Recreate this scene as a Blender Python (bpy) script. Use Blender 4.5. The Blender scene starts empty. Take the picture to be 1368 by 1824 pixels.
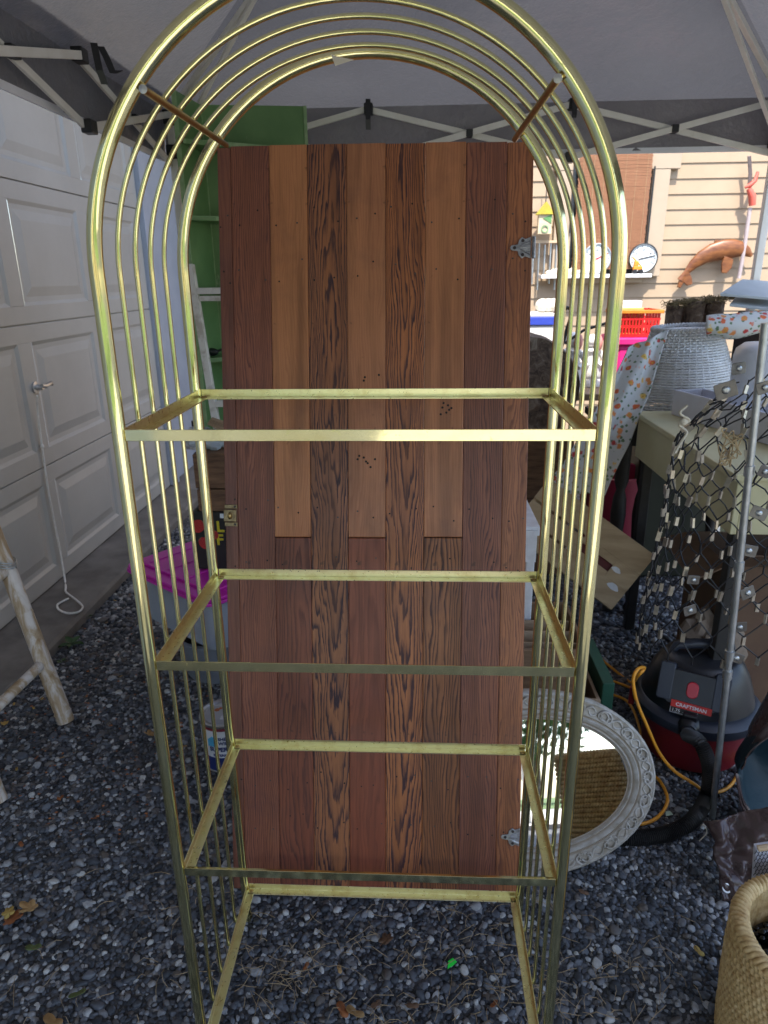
import bpy, bmesh, math, random
import numpy as np
from mathutils import Vector, Matrix, noise
R=math.radians; rnd=random.Random(7)
sc=bpy.context.scene; col=sc.collection
# ---------------------------------------------------------------- camera
CAM=Vector((0.09,-1.0031,1.6333)); FPX=1228.85; YAW,PITCH,ROLL=-0.0509,0.3305,-0.0119
_f=Vector((math.sin(YAW)*math.cos(PITCH),math.cos(YAW)*math.cos(PITCH),-math.sin(PITCH)))
_r0=Vector((math.cos(YAW),-math.sin(YAW),0)); _u0=_r0.cross(_f)
_r=math.cos(ROLL)*_r0+math.sin(ROLL)*_u0; _u=-math.sin(ROLL)*_r0+math.cos(ROLL)*_u0
cd=bpy.data.cameras.new('camera'); cam=bpy.data.objects.new('camera',cd); col.objects.link(cam)
cam.matrix_world=Matrix(((_r.x,_u.x,-_f.x,CAM.x),(_r.y,_u.y,-_f.y,CAM.y),(_r.z,_u.z,-_f.z,CAM.z),(0,0,0,1)))
cd.sensor_fit='VERTICAL'; cd.sensor_height=8.2; cd.sensor_width=6.15; cd.lens=8.2*FPX/1824
cd.clip_start=0.02; cd.clip_end=400
cd.dof.use_dof=True; cd.dof.focus_distance=1.45; cd.dof.aperture_fstop=1.9
sc.camera=cam
# ---------------------------------------------------------------- sky and sun
SUN_EL,SUN_AZ=R(63),R(4)      # azimuth from -Y (behind the camera) towards +X
sd=Vector((math.sin(SUN_AZ)*math.cos(SUN_EL),-math.cos(SUN_AZ)*math.cos(SUN_EL),math.sin(SUN_EL)))
w=bpy.data.worlds.new('World'); sc.world=w; w.use_nodes=True
nt=w.node_tree; bg=nt.nodes['Background']; sky=nt.nodes.new('ShaderNodeTexSky')
sky.sky_type='NISHITA'; sky.sun_disc=False; sky.sun_elevation=SUN_EL; sky.sun_rotation=math.atan2(sd.x,sd.y)
sky.air_density=1.0; sky.dust_density=1.5
nt.links.new(sky.outputs[0],bg.inputs[0]); bg.inputs[1].default_value=0.15
sl=bpy.data.lights.new('sun','SUN'); sl.energy=2.8; sl.angle=R(0.53); sl.color=(1,0.95,0.87)
so=bpy.data.objects.new('sun',sl); col.objects.link(so); so.rotation_euler=(-sd).to_track_quat('-Z','Y').to_euler(); so.location=(3,-6,9)
vs=sc.view_settings; vs.view_transform='Standard'; vs.look='None'; vs.exposure=1.75; vs.gamma=1; vs.use_curve_mapping=False
# ---------------------------------------------------------------- pixel -> place helpers
def ray(x,y): return _f+_r*((x-684)/FPX)-_u*((y-912)/FPX)
def gr(x,y,z=0.0): d=ray(x,y); return CAM+d*((z-CAM.z)/d.z)
def at(x,y,Y): d=ray(x,y); return CAM+d*((Y-CAM.y)/d.y)
def atx(x,y,X): d=ray(x,y); return CAM+d*((X-CAM.x)/d.x)
# ---------------------------------------------------------------- mesh builder
def frame(o,ex,ey,ez):
    return Matrix(((ex[0],ey[0],ez[0],o[0]),(ex[1],ey[1],ez[1],o[1]),(ex[2],ey[2],ez[2],o[2]),(0,0,0,1)))
def rotz(o,a): return Matrix.Translation(Vector(o))@Matrix.Rotation(a,4,'Z')
def lookz(o,d):
    q=Vector(d).to_track_quat('Z','Y'); return Matrix.Translation(Vector(o))@q.to_matrix().to_4x4()
class MB:
    def __init__(s,M=None): s.v=[]; s.f=[]; s.M=M
    def add(s,vs,fs):
        n=len(s.v); s.v+= [s.M@Vector(v) for v in vs] if s.M else [Vector(v) for v in vs]
        s.f+=[tuple(i+n for i in f) for f in fs]; return s
    def bx(s,x0,x1,y0,y1,z0,z1,M=None):
        vs=[(x,y,z) for z in (z0,z1) for y in (y0,y1) for x in (x0,x1)]
        if M: vs=[M@Vector(v) for v in vs]
        return s.add(vs,[(0,2,3,1),(4,5,7,6),(0,1,5,4),(2,6,7,3),(0,4,6,2),(1,3,7,5)])
    def bar(s,a,b,w,h,up=(0,0,1)):
        a=Vector(a);b=Vector(b);z=(b-a);L=z.length;z=z/L;x=Vector(up).cross(z)
        if x.length<1e-4: x=Vector((1,0,0))
        x.normalize();y=z.cross(x)
        return s.bx(-w/2,w/2,-h/2,h/2,0,L,frame(a,x,y,z))
    def tube(s,pts,r,n=10,cap=True,closed=False):
        pts=[Vector(p) for p in pts]; m=len(pts); rs=r if isinstance(r,(list,tuple)) else [r]*m
        T=[]
        for i in range(m):
            a=pts[i-1] if (i>0 or closed) else pts[i]; b=pts[(i+1)%m] if (i<m-1 or closed) else pts[i]
            t=(b-a); T.append(t.normalized() if t.length>0 else Vector((0,0,1)))
        nrm=T[0].orthogonal().normalized(); vs=[]
        for i in range(m):
            nrm=(nrm-T[i]*nrm.dot(T[i])); nrm=nrm.normalized() if nrm.length>1e-6 else T[i].orthogonal().normalized()
            b=T[i].cross(nrm)
            for k in range(n):
                a=2*math.pi*k/n; vs.append(pts[i]+(nrm*math.cos(a)+b*math.sin(a))*rs[i])
        fs=[]
        for i in range(m if closed else m-1):
            j=(i+1)%m
            for k in range(n):
                l=(k+1)%n; fs.append((i*n+k,i*n+l,j*n+l,j*n+k))
        if cap and not closed: fs+=[tuple(range(n))[::-1],tuple((m-1)*n+k for k in range(n))]
        return s.add(vs,fs)
    def lathe(s,prof,n=32,M=None,cap=False,sx=1,sy=1):
        vs=[];m=len(prof)
        for (r,z) in prof:
            for k in range(n):
                a=2*math.pi*k/n; vs.append((r*math.cos(a)*sx,r*math.sin(a)*sy,z))
        if M: vs=[M@Vector(v) for v in vs]
        fs=[(i*n+k,i*n+(k+1)%n,(i+1)*n+(k+1)%n,(i+1)*n+k) for i in range(m-1) for k in range(n)]
        if cap: fs+=[tuple(range(n))[::-1],tuple((m-1)*n+k for k in range(n))]
        return s.add(vs,fs)
    def prism(s,poly,z0,z1,M=None):
        n=len(poly); vs=[(x,y,z0) for x,y in poly]+[(x,y,z1) for x,y in poly]
        if M: vs=[M@Vector(v) for v in vs]
        return s.add(vs,[tuple(range(n))[::-1],tuple(range(n,2*n))]+[(i,(i+1)%n,n+(i+1)%n,n+i) for i in range(n)])
    def grid(s,fn,nu,nv,cu=False):
        vs=[fn(i/(nu if cu else nu-1),j/(nv-1)) for j in range(nv) for i in range(nu)]
        fs=[(j*nu+i,j*nu+(i+1)%nu,(j+1)*nu+(i+1)%nu,(j+1)*nu+i) for j in range(nv-1) for i in range(nu if cu else nu-1)]
        return s.add(vs,fs)
    def ball(s,c,r,n=12,m=8,M=None):
        r=r if isinstance(r,(tuple,list)) else (r,r,r); vs=[];fs=[]
        for j in range(m+1):
            p=math.pi*j/m
            for i in range(n):
                a=2*math.pi*i/n; vs.append((c[0]+r[0]*math.sin(p)*math.cos(a),c[1]+r[1]*math.sin(p)*math.sin(a),c[2]+r[2]*math.cos(p)))
        if M: vs=[M@Vector(v) for v in vs]
        fs=[(j*n+i,(j+1)*n+i,(j+1)*n+(i+1)%n,j*n+(i+1)%n) for j in range(m) for i in range(n)]
        return s.add(vs,fs)
    def build(s,name,mat,parent=None,smooth=None,bevel=0,solid=0,sub=0,origin=None,kind=None,bseg=2):
        me=bpy.data.meshes.new(name)
        base=root_loc(parent) if parent else Vector(origin or (0,0,0))
        me.from_pydata([v-base for v in s.v],[],s.f); me.update()
        bm=bmesh.new(); bm.from_mesh(me); bmesh.ops.remove_doubles(bm,verts=bm.verts,dist=1e-6); bmesh.ops.recalc_face_normals(bm,faces=bm.faces); bm.to_mesh(me); bm.free()
        if mat: me.materials.append(mat)
        if smooth is not None:
            me.polygons.foreach_set('use_smooth',[True]*len(me.polygons)); me.set_sharp_from_angle(angle=R(smooth))
        o=bpy.data.objects.new(name,me); col.objects.link(o)
        if parent: o.parent=parent
        else: o.location=base
        if solid: m=o.modifiers.new('s','SOLIDIFY'); m.thickness=solid; m.offset=0
        if bevel: m=o.modifiers.new('b','BEVEL'); m.width=bevel; m.segments=bseg; m.limit_method='ANGLE'
        if sub: m=o.modifiers.new('u','SUBSURF'); m.levels=sub; m.render_levels=sub
        if kind: o['kind']=kind
        return o
def root_loc(o):
    while o.parent: o=o.parent
    return Vector(o.location)
def tag(o,label,cat,group=None):
    o['label']=label; o['category']=cat
    if group: o['group']=group
    return o
def thing(name,loc,label,cat,group=None):
    o=bpy.data.objects.new(name,None); col.objects.link(o); o.location=Vector(loc); o.empty_display_size=.05
    return tag(o,label,cat,group)
def inst(src,parent,M):
    """copy of a mesh object, own transform (shared mesh); M is a world matrix, mesh is modelled about the world origin"""
    o=src.copy(); col.objects.link(o); o.parent=parent
    o.matrix_basis=Matrix.Translation(-root_loc(parent))@M if parent else M
    return o
def text(txt,size,M,mat,parent,name='lettering',ext=.0004,wrap=None,align='LEFT',bold=0):
    cu=bpy.data.curves.new(name,'FONT'); cu.body=txt; cu.size=size; cu.extrude=ext; cu.align_x=align; cu.offset=bold; cu.resolution_u=3
    t=bpy.data.objects.new(name,cu); col.objects.link(t); bpy.context.view_layer.update()
    me=bpy.data.meshes.new_from_object(t.evaluated_get(bpy.context.evaluated_depsgraph_get())); bpy.data.objects.remove(t); bpy.data.curves.remove(cu)
    base=root_loc(parent)
    for v in me.vertices:
        p=v.co
        if wrap: p=Vector((math.sin(p.x/wrap)*(wrap+p.z),p.y,math.cos(p.x/wrap)*(wrap+p.z)-wrap))
        v.co=(M@p)-base
    me.name=name; me.materials.clear(); me.materials.append(mat)
    o=bpy.data.objects.new(name,me); col.objects.link(o); o.parent=parent; return o
# ---------------------------------------------------------------- materials
class G:
    def __init__(s,name):
        s.m=bpy.data.materials.new(name); s.m.use_nodes=True; s.t=s.m.node_tree; s.b=s.t.nodes['Principled BSDF']; s.out=s.t.nodes['Material Output']
    def n(s,typ,**k):
        o=s.t.nodes.new('ShaderNode'+typ)
        for a,b in k.items():
            if a.startswith('i_'): 
                key=a[2:]; key=int(key) if key.isdigit() else key; o.inputs[key].default_value=b
            else: setattr(o,a,b)
        return o
    def l(s,a,b): s.t.links.new(a,b)
    def coords(s,scale=(1,1,1),loc=(0,0,0)):
        tc=s.n('TexCoord'); mp=s.n('Mapping'); s.l(tc.outputs['Object'],mp.inputs[0]); mp.inputs['Scale'].default_value=scale; mp.inputs['Location'].default_value=loc
        return mp.outputs[0]
    def ramp(s,fac,stops,interp='LINEAR'):
        r=s.n('ValToRGB'); r.color_ramp.interpolation=interp; e=r.color_ramp.elements
        while len(e)<len(stops): e.new(.5)
        for x,(p,c) in zip(e,stops): x.position=p; x.color=(*c,1) if len(c)==3 else c
        s.l(fac,r.inputs[0]); return r.outputs[0]
    def noise(s,co,scale,detail=4,rough=.6,dist=0):
        n=s.n('TexNoise'); s.l(co,n.inputs['Vector']); n.inputs['Scale'].default_value=scale; n.inputs['Detail'].default_value=detail; n.inputs['Roughness'].default_value=rough; n.inputs['Distortion'].default_value=dist
        return n.outputs[0]
    def mix(s,f,a,b,mode='MIX'):
        m=s.n('Mix',data_type='RGBA',blend_type=mode)
        for sock,val in ((m.inputs[0],f),(m.inputs[6],a),(m.inputs[7],b)):
            if isinstance(val,(int,float)): sock.default_value=val
            elif isinstance(val,tuple): sock.default_value=(*val,1)
            else: s.l(val,sock)
        return m.outputs[2]
    def math(s,op,a,b=None,c=None,clamp=False):
        m=s.n('Math',operation=op,use_clamp=clamp)
        for i,x in enumerate((a,b,c)):
            if x is None: continue
            if isinstance(x,(int,float)): m.inputs[i].default_value=x
            else: s.l(x,m.inputs[i])
        return m.outputs[0]
    def bump(s,h,strength,dist=.002):
        b=s.n('Bump'); b.inputs['Strength'].default_value=strength; b.inputs['Distance'].default_value=dist; s.l(h,b.inputs['Height']); s.l(b.outputs[0],s.b.inputs['Normal'])
    def set(s,**k):
        for a,b in k.items():
            i=s.b.inputs[a.replace('_',' ')]
            if hasattr(b,'is_output'): s.l(b,i)
            else: i.default_value=(*b,1) if isinstance(b,tuple) and len(b)==3 else b
        return s.m
def mat(name,c,c2=None,scale=12,rough=.6,metal=0,bump=.0,bscale=60,stretch=(1,1,1),amt=(.35,.65),rvar=.1,bdist=.002,**k):
    g=G(name); co=g.coords(stretch); c2=c2 or tuple(x*.72 for x in c)
    n1=g.noise(co,scale,6,.62); cc=g.ramp(n1,[(amt[0],c2),(amt[1],c)])
    g.set(Base_Color=cc,Metallic=metal)
    n2=g.noise(co,bscale,4,.6)
    g.set(Roughness=g.math('MULTIPLY_ADD',n2,rvar*2,rough-rvar,clamp=True))
    if bump: g.bump(n2,bump,bdist)
    return g.set(**k) if k else g.m
def spline(pts,n):
    out=[];pts=[Vector(p) for p in pts]
    for i in range(len(pts)-1):
        p0=pts[max(i-1,0)];p1=pts[i];p2=pts[i+1];p3=pts[min(i+2,len(pts)-1)]
        for k in range(n):
            t=k/n; out.append(.5*((2*p1)+(-p0+p2)*t+(2*p0-5*p1+4*p2-p3)*t*t+(-p0+3*p1-3*p2+p3)*t**3))
    return out+[pts[-1]]
# ---------------------------------------------------------------- shared materials
def brass_mat():
    g=G('brass'); co=g.coords()
    n=g.noise(co,9,5,.65); n2=g.noise(co,70,5,.7); n3=g.noise(co,260,3,.6)
    t=g.ramp(n2,[(.60,(0,0,0)),(.75,(1,1,1))]); 
    c=g.ramp(n,[(.3,(.86,.79,.38)),(.7,(.95,.90,.52))])
    c=g.mix(g.math('MULTIPLY',t,.35),c,(.42,.30,.12))
    r=g.math('MULTIPLY_ADD',n,.08,.02); r=g.math('MULTIPLY_ADD',t,.20,r); r=g.math('MULTIPLY_ADD',n3,.04,r)
    g.set(Base_Color=c,Metallic=1.0,Roughness=r); g.bump(g.noise(co,30,2,.5),.02,.001); return g.m
BRASS=brass_mat()
BRASSS=mat('brass_satin',(.92,.87,.52),(.78,.68,.34),35,.30,1.0,.04,120,amt=(.28,.52))
BRASSD=mat('brass_tarnished',(.50,.35,.14),(.33,.22,.09),60,.32,1.0,.1,200)
STEEL=mat('steel',(.62,.63,.64),(.45,.45,.46),40,.35,1.0,.05,150)
GALV=mat('galvanised',(.55,.57,.58),(.40,.42,.43),30,.38,.9,.05,150)
PWHITE=mat('white_powder_coat',(.80,.78,.72),(.70,.67,.60),8,.4)
BLACK=mat('black_plastic',(.012,.012,.014),(.02,.02,.022),30,.42)
RUBBER=mat('black_rubber',(.010,.010,.011),(.018,.018,.018),30,.5)
WHITE=mat('white_paint',(.80,.80,.78),(.68,.67,.64),9,.5,bump=.05)
CREAM=mat('cream_paint',(.40,.295,.195),(.36,.265,.172),3,.6,bump=.06,bscale=90)
RED=mat('red_plastic',(.62,.02,.02),(.5,.015,.015),10,.35)
KRAFT=mat('kraft_card',(.40,.28,.17),(.30,.20,.12),6,.8,bump=.05)
PINE=mat('pale_pine',(.62,.47,.31),(.48,.34,.20),6,.6,stretch=(1,1,14),bump=.08)
def flower_mat(name,base,scale):
    g=G(name); co=g.coords(); nz=g.noise(co,45,4,.65)
    v=g.n('TexVoronoi'); v.inputs['Scale'].default_value=scale; g.l(co,v.inputs['Vector'])
    sep=g.n('SeparateColor'); g.l(v.outputs['Color'],sep.inputs[0])
    c1=g.ramp(sep.outputs[0],[(0,(.62,.13,.05)),(.35,(.70,.26,.08)),(.6,(.45,.05,.05)),(.82,(.72,.48,.12)),(1,(.65,.30,.25))],'CONSTANT')
    d=g.math('MULTIPLY_ADD',nz,.8,v.outputs['Distance']); m1=g.ramp(d,[(.66,(1,1,1)),(.76,(0,0,0))])
    v2=g.n('TexVoronoi'); v2.inputs['Scale'].default_value=scale*1.7; g.l(g.coords((1,1,1),(3,2,1)),v2.inputs['Vector'])
    d2=g.math('MULTIPLY_ADD',nz,.8,v2.outputs['Distance']); m2=g.ramp(d2,[(.62,(1,1,1)),(.72,(0,0,0))])
    c=g.mix(m2,base,(.12,.19,.10)); c=g.mix(m1,c,c1)
    core=g.ramp(d,[(.44,(1,1,1)),(.52,(0,0,0))]); c=g.mix(core,c,(.55,.30,.05))
    g.set(Base_Color=c,Roughness=.85); g.bump(g.noise(co,300,2),.15,.001); return g.m
FLORAL=flower_mat('floral_cloth',(.56,.57,.56),25)
# ---------------------------------------------------------------- ground
def ground_mat():
    g=G('pebble_bed'); co=g.coords()
    v=g.n('TexVoronoi'); v.inputs['Scale'].default_value=75; g.l(co,v.inputs['Vector'])
    s=g.n('SeparateColor'); g.l(v.outputs['Color'],s.inputs[0])
    c=g.ramp(s.outputs[0],[(0,(.020,.021,.024)),(.5,(.045,.047,.052)),(.8,(.09,.09,.095)),(.93,(.22,.22,.22)),(1,(.34,.33,.31))])
    big=g.noise(g.coords((1,1,1),(4,0,0)),1.1,5,.6)
    c=g.mix(g.ramp(big,[(.45,(0,0,0)),(.7,(.45,.45,.45))]),c,(.09,.075,.055))
    g.set(Base_Color=c,Roughness=.8); g.bump(v.outputs['Distance'],.6,.008); return g.m
GROUND=ground_mat()
g0=MB().grid(lambda u,v:(-45+90*u,-45+90*v,0),10,10).build('ground',GROUND); g0['kind']='structure'
lawn=mat('lawn',(.10,.17,.035),(.06,.10,.02),8,.9,bump=.5,bscale=120,bdist=.03)
MB().bx(-30,30,-40,-7.5,-.2,.035).build('lawn',lawn,kind='structure')
PAVE=mat('bounce_concrete',(.48,.45,.40),(.36,.33,.29),2,.85,bump=.2,bscale=60)
MB().bx(-.3,9,-7.6,-2.4,-.2,.030).build('bounce_slab',PAVE,kind='structure')  # unseen pale slab added to bounce sunlight onto the door and brass
def gravel():
    r=np.random.default_rng(3); P=[]
    def lay(x0,x1,y0,y1,s):
        xs=np.arange(x0,x1,s); ys=np.arange(y0,y1,s*.87); X,Y=np.meshgrid(xs,ys); X[1::2]+=s/2
        X=X+r.normal(0,s*.22,X.shape); Y=Y+r.normal(0,s*.22,Y.shape); return np.stack([X.ravel(),Y.ravel(),np.full(X.size,s)],1)
    A=np.concatenate([lay(-1.56,1.8,-.55,.95,.0130),lay(-1.56,1.8,.95,1.9,.0145),lay(-1.56,2.0,1.9,3.4,.019)])
    n=len(A); s=A[:,2]; size=np.clip(r.lognormal(-.62,.33,n),.3,1.25)*s
    sx=size*r.uniform(.85,1.25,n); sy=size*r.uniform(.7,1.0,n); sz=size*r.uniform(.45,.75,n)
    z=r.uniform(-.25,.45,n)*size
    me=bpy.data.meshes.new('gravel'); me.vertices.add(n)
    me.vertices.foreach_set('co',np.stack([A[:,0],A[:,1],z],1).astype(np.float32).ravel())
    a=me.attributes.new('prot','FLOAT_VECTOR','POINT'); a.data.foreach_set('vector',np.stack([r.normal(0,.25,n),r.normal(0,.25,n),r.uniform(0,6.28,n)],1).astype(np.float32).ravel())
    a=me.attributes.new('pscl','FLOAT_VECTOR','POINT'); a.data.foreach_set('vector',np.stack([sx,sy,sz],1).astype(np.float32).ravel())
    a=me.attributes.new('pid','INT','POINT'); a.data.foreach_set('value',r.integers(0,6,n).astype(np.int32))
    a=me.attributes.new('pcol','FLOAT','POINT'); a.data.foreach_set('value',r.random(n).astype(np.float32))
    o=bpy.data.objects.new('gravel',me); col.objects.link(o); o['kind']='stuff'
    tag(o,'dark grey and white pebbles covering the driveway','gravel')
    g=G('pebble'); at_=g.n('Attribute',attribute_name='pcol',attribute_type='INSTANCER')
    co=g.coords(); nz=g.noise(co,1.6,4,.6)
    c=g.ramp(at_.outputs['Fac'],[(0,(.026,.028,.034)),(.22,(.055,.060,.070)),(.45,(.10,.105,.12)),(.63,(.15,.16,.18)),(.74,(.12,.095,.075)),(.80,(.23,.235,.25)),(.92,(.38,.38,.38)),(1,(.58,.57,.54))])
    c=g.mix(.5,c,g.ramp(nz,[(.3,(.45,.45,.45)),(.7,(1.0,1.0,1.0))]),'MULTIPLY')
    g.set(Base_Color=c,Roughness=.55); g.b.inputs['Specular IOR Level'].default_value=.4
    ng=bpy.data.node_groups.new('gravel_nodes','GeometryNodeTree'); ng.interface.new_socket('Geometry',in_out='INPUT',socket_type='NodeSocketGeometry'); ng.interface.new_socket('Geometry',in_out='OUTPUT',socket_type='NodeSocketGeometry')
    N=ng.nodes.new; L=ng.links.new; gi=N('NodeGroupInput'); go=N('NodeGroupOutput'); jn=N('GeometryNodeJoinGeometry')
    for k in range(6):
        ic=N('GeometryNodeMeshIcoSphere'); ic.inputs['Radius'].default_value=1; ic.inputs['Subdivisions'].default_value=3 if k<2 else 2
        pos=N('GeometryNodeInputPosition'); nz=N('ShaderNodeTexNoise'); nz.noise_dimensions='4D'; nz.inputs['W'].default_value=k*3.7; nz.inputs['Scale'].default_value=.75; nz.inputs['Detail'].default_value=1
        L(pos.outputs[0],nz.inputs['Vector']); vm=N('ShaderNodeVectorMath'); vm.operation='SUBTRACT'; L(nz.outputs['Color'],vm.inputs[0]); vm.inputs[1].default_value=(.5,.5,.5)
        vs_=N('ShaderNodeVectorMath'); vs_.operation='SCALE'; vs_.inputs['Scale'].default_value=1.1; L(vm.outputs[0],vs_.inputs[0])
        sp=N('GeometryNodeSetPosition'); L(ic.outputs[0],sp.inputs[0]); L(vs_.outputs[0],sp.inputs['Offset'])
        sm=N('GeometryNodeSetMaterial'); sm.inputs['Material'].default_value=g.m; ss=N('GeometryNodeSetShadeSmooth'); L(sp.outputs[0],ss.inputs[0]); L(ss.outputs[0],sm.inputs[0])
        gt=N('GeometryNodeGeometryToInstance'); L(sm.outputs[0],gt.inputs[0]); L(gt.outputs[0],jn.inputs[0])
    ip=N('GeometryNodeInstanceOnPoints'); L(gi.outputs[0],ip.inputs['Points']); L(jn.outputs[0],ip.inputs['Instance']); ip.inputs['Pick Instance'].default_value=True
    for nm,ty,sk in (('prot','FLOAT_VECTOR','Rotation'),('pscl','FLOAT_VECTOR','Scale'),('pid','INT','Instance Index')):
        na=N('GeometryNodeInputNamedAttribute'); na.data_type=ty; na.inputs['Name'].default_value=nm; L([x for x in na.outputs if x.enabled][0],ip.inputs[sk])
    L(ip.outputs[0],go.inputs[0]); me.materials.append(g.m)
    m=o.modifiers.new('g','NODES'); m.node_group=ng
gravel()
CONC=mat('concrete',(.20,.185,.165),(.10,.09,.08),5,.9,bump=.3,bscale=70,amt=(.3,.7))
GX=-1.87
kb=MB()
kb.prism([(-.40,-.2),(.30,-.2),(.30,.045),(.285,.060),(-.40,.068)],0,10,frame((GX,5.3,0),(1,0,0),(0,0,1),(0,-1,0)))
kb.build('kerb',CONC,kind='structure')
# ---------------------------------------------------------------- garage front on the left
gwall=mat('garage_wall_paint',(.36,.39,.45),(.30,.33,.39),3,.6,bump=.05)
GD=mat('garage_door_paint',(.41,.40,.37),(.365,.355,.33),2.0,.42,bump=.03,bscale=40)
gw=thing('garage',(GX,4.2,0),'pale blue grey garage wall and door frame beside the panelled overhead door','garage')
DY0,DY1=-.10,4.16
MB().bx(GX-.35,GX-.02,DY1+.1,5.29,0,3.3).build('wall',gwall,gw,bevel=.004)
MB().bx(GX-.35,GX-.02,-4,DY0-.1,0,3.3).build('wall',gwall,gw,bevel=.004)
MB().bx(GX-.35,GX-.02,DY0-.1,DY1+.1,2.78,3.3).build('wall',gwall,gw,bevel=.004)
MB().bx(GX-.06,GX+.035,DY1+.008,DY1+.13,.07,2.78).build('door_jamb',gwall,gw,bevel=.004)
MB().bx(GX-.06,GX+.035,DY0-.13,DY0-.008,.07,2.78).build('door_jamb',gwall,gw,bevel=.004)
MB().bx(GX-.5,GX+.86,-4.2,5.24,3.3,3.40).build('roof_edge',WHITE,gw)  # unseen overhang widened to keep sun off the kerb
gd=thing('garage_door',(GX,2.0,.07),'off white sectional overhead garage door with raised rectangular panels','garage door')
SE=[.072,.70,1.42,2.09,2.76]
FG=frame((GX,0,0),(0,1,0),(0,0,1),(1,0,0))   # x=Y, y=Z, z=out
pan=[(.0,0),(.018,-.010),(.042,-.011),(.085,-.001),(.09,0)]
for i in range(4):
    z0,z1=SE[i]+.003,SE[i+1]-.003; s=MB(FG)
    cols=[(DY0+.11+.83*k,DY0+.11+.83*k+.70) for k in range(5)]
    pz0,pz1=z0+.085,z1-.085
    xs=[DY0]+[e for c in cols for e in c]+[DY1]
    for a,b in zip(xs[::2],xs[1::2]): s.bx(a,b,pz0,pz1,-.045,0)
    s.bx(DY0,DY1,z0,pz0,-.045,0); s.bx(DY0,DY1,pz1,z1,-.045,0); s.bx(DY0,DY1,z0-.012,z0,-.045,-.012)
    sec=s.build('door_section',GD,gd,bevel=.003)
    for (a,b) in cols:
        p=MB(FG); n=len(pan); vs=[]
        for (d,h) in pan: vs+=[(a+d,pz0+d,h),(b-d,pz0+d,h),(b-d,pz1-d,h),(a+d,pz1-d,h)]
        fs=[(4*j+k,4*j+(k+1)%4,4*j+4+(k+1)%4,4*j+4+k) for j in range(n-1) for k in range(4)]+[(4*n-4,4*n-3,4*n-2,4*n-1)]
        p.add(vs,fs).build('raised_panel',GD,sec)
# handle, rope
hp=atx(62,690,GX)
MB(FG).lathe([(.030,0),(.030,.008),(.016,.012),(.012,.045),(0.0,.045)],20,Matrix.Translation((hp.y,hp.z,0))).build('lock_plate',STEEL,gd,smooth=40)
MB(FG).tube([(hp.y-.012,hp.z+.01,.045),(hp.y+.02,hp.z+.004,.05),(hp.y+.07,hp.z+.012,.05),(hp.y+.095,hp.z+.0,.045)],[.010,.011,.010,.007],10).build('handle',STEEL,gd,smooth=50)
rope=mat('white_cord',(.74,.72,.68),(.6,.58,.54),60,.8,bump=.3,bscale=400)
rp=[atx(66,705,GX+.05),atx(68,740,GX+.02),atx(75,795,GX+.012),atx(84,860,GX+.012),atx(95,920,GX+.012),atx(108,985,GX+.015),atx(116,1035,GX+.03),gr(117,1046,.082)]
e=gr(116,1045,.078)
loop=[gr(118,1055,.075),gr(135,1068,.074),gr(147,1080,.074),gr(140,1090,.074),gr(120,1092,.074),gr(105,1086,.074),gr(102,1078,.075),gr(108,1073,.076),gr(122,1066,.078)]
rb=MB().tube(spline(rp+loop,6),.0052,8); o=rb.build('pull_rope',rope,smooth=60,origin=loop[0])
MB().ball((0,0,0),(.011,.011,.014),8,6,Matrix.Translation(rp[2])).build('knot',rope,o)
tag(o,'thin white pull rope hanging from the garage door handle, looped end on the concrete','rope')
# ---------------------------------------------------------------- canopy
def fabric():
    g=G('canopy_fabric'); co=g.coords(); n=g.noise(co,1.3,5,.55); c=g.ramp(n,[(.3,(.095,.092,.104)),(.7,(.165,.160,.172))])
    d=g.b; g.set(Base_Color=c,Roughness=.42); d.inputs['Specular IOR Level'].default_value=.6
    wv=g.n('TexWave',wave_type='BANDS',bands_direction='DIAGONAL'); wv.inputs['Scale'].default_value=240; g.l(co,wv.inputs[0]); 
    hh=g.math('MULTIPLY_ADD',g.noise(co,3.0,6,.6),1.0,0.0); g.bump(hh,.8,.06)
    t=g.n('BsdfTranslucent'); t.inputs[0].default_value=(.42,.42,.45,1); mx=g.n('MixShader'); mx.inputs[0].default_value=.08
    g.l(d.outputs[0],mx.inputs[1]); g.l(t.outputs[0],mx.inputs[2]); g.l(mx.outputs[0],g.out.inputs[0]); return g.m
FAB=fabric()
cx0,cx1,cy0,cy1=-1.06,1.70,-2.84,2.56; ez=2.37; pkx=.32; pky1=1.15; pky0=-1.45; pkz=3.12  # unseen bays behind the camera added to shade the near ground
ct=thing('canopy_tent',(pkx,.3,0),'grey fabric pop up canopy with white scissor truss frame over the yard sale','canopy')
o_=.05; A=[Vector(p) for p in ((cx0-o_,cy0-o_,ez),(cx1+o_,cy0-o_,ez),(cx1+o_,cy1+o_,ez),(cx0-o_,cy1+o_,ez))]
K0=Vector((pkx,pky0,pkz)); K1=Vector((pkx,pky1,pkz))
def pane(a,b,c,d,sag,nu=48,nv=36,seed=0):
    nn=(b-a).cross(d-a).normalized()
    if nn.z<0: nn=-nn
    def fn(u,v):
        p=(a*(1-u)+b*u)*(1-v)+(d*(1-u)+c*u)*v; k=4*v*(1-v)*min(1,6*u*(1-u)+.0)
        wv=noise.noise(p*1.1+Vector((seed,3,1)))*.05+noise.noise(p*3.1+Vector((seed,0,5)))*.022
        return p-nn*(sag*k)+nn*wv*min(1,8*v*(1-v))*min(1,8*u*(1-u))
    return MB().grid(fn,nu,nv)
for a,b,c,d,s in ((A[3],A[2],K1,K1,.05),(A[0],A[3],K1,K0,.05),(A[2],A[1],K0,K1,.05),(A[1],A[0],K0,K0,.05)):
    pane(a,b,c,d,s,seed=a.x).build('roof_fabric',FAB,ct,smooth=180)
hz=2.165
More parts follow.
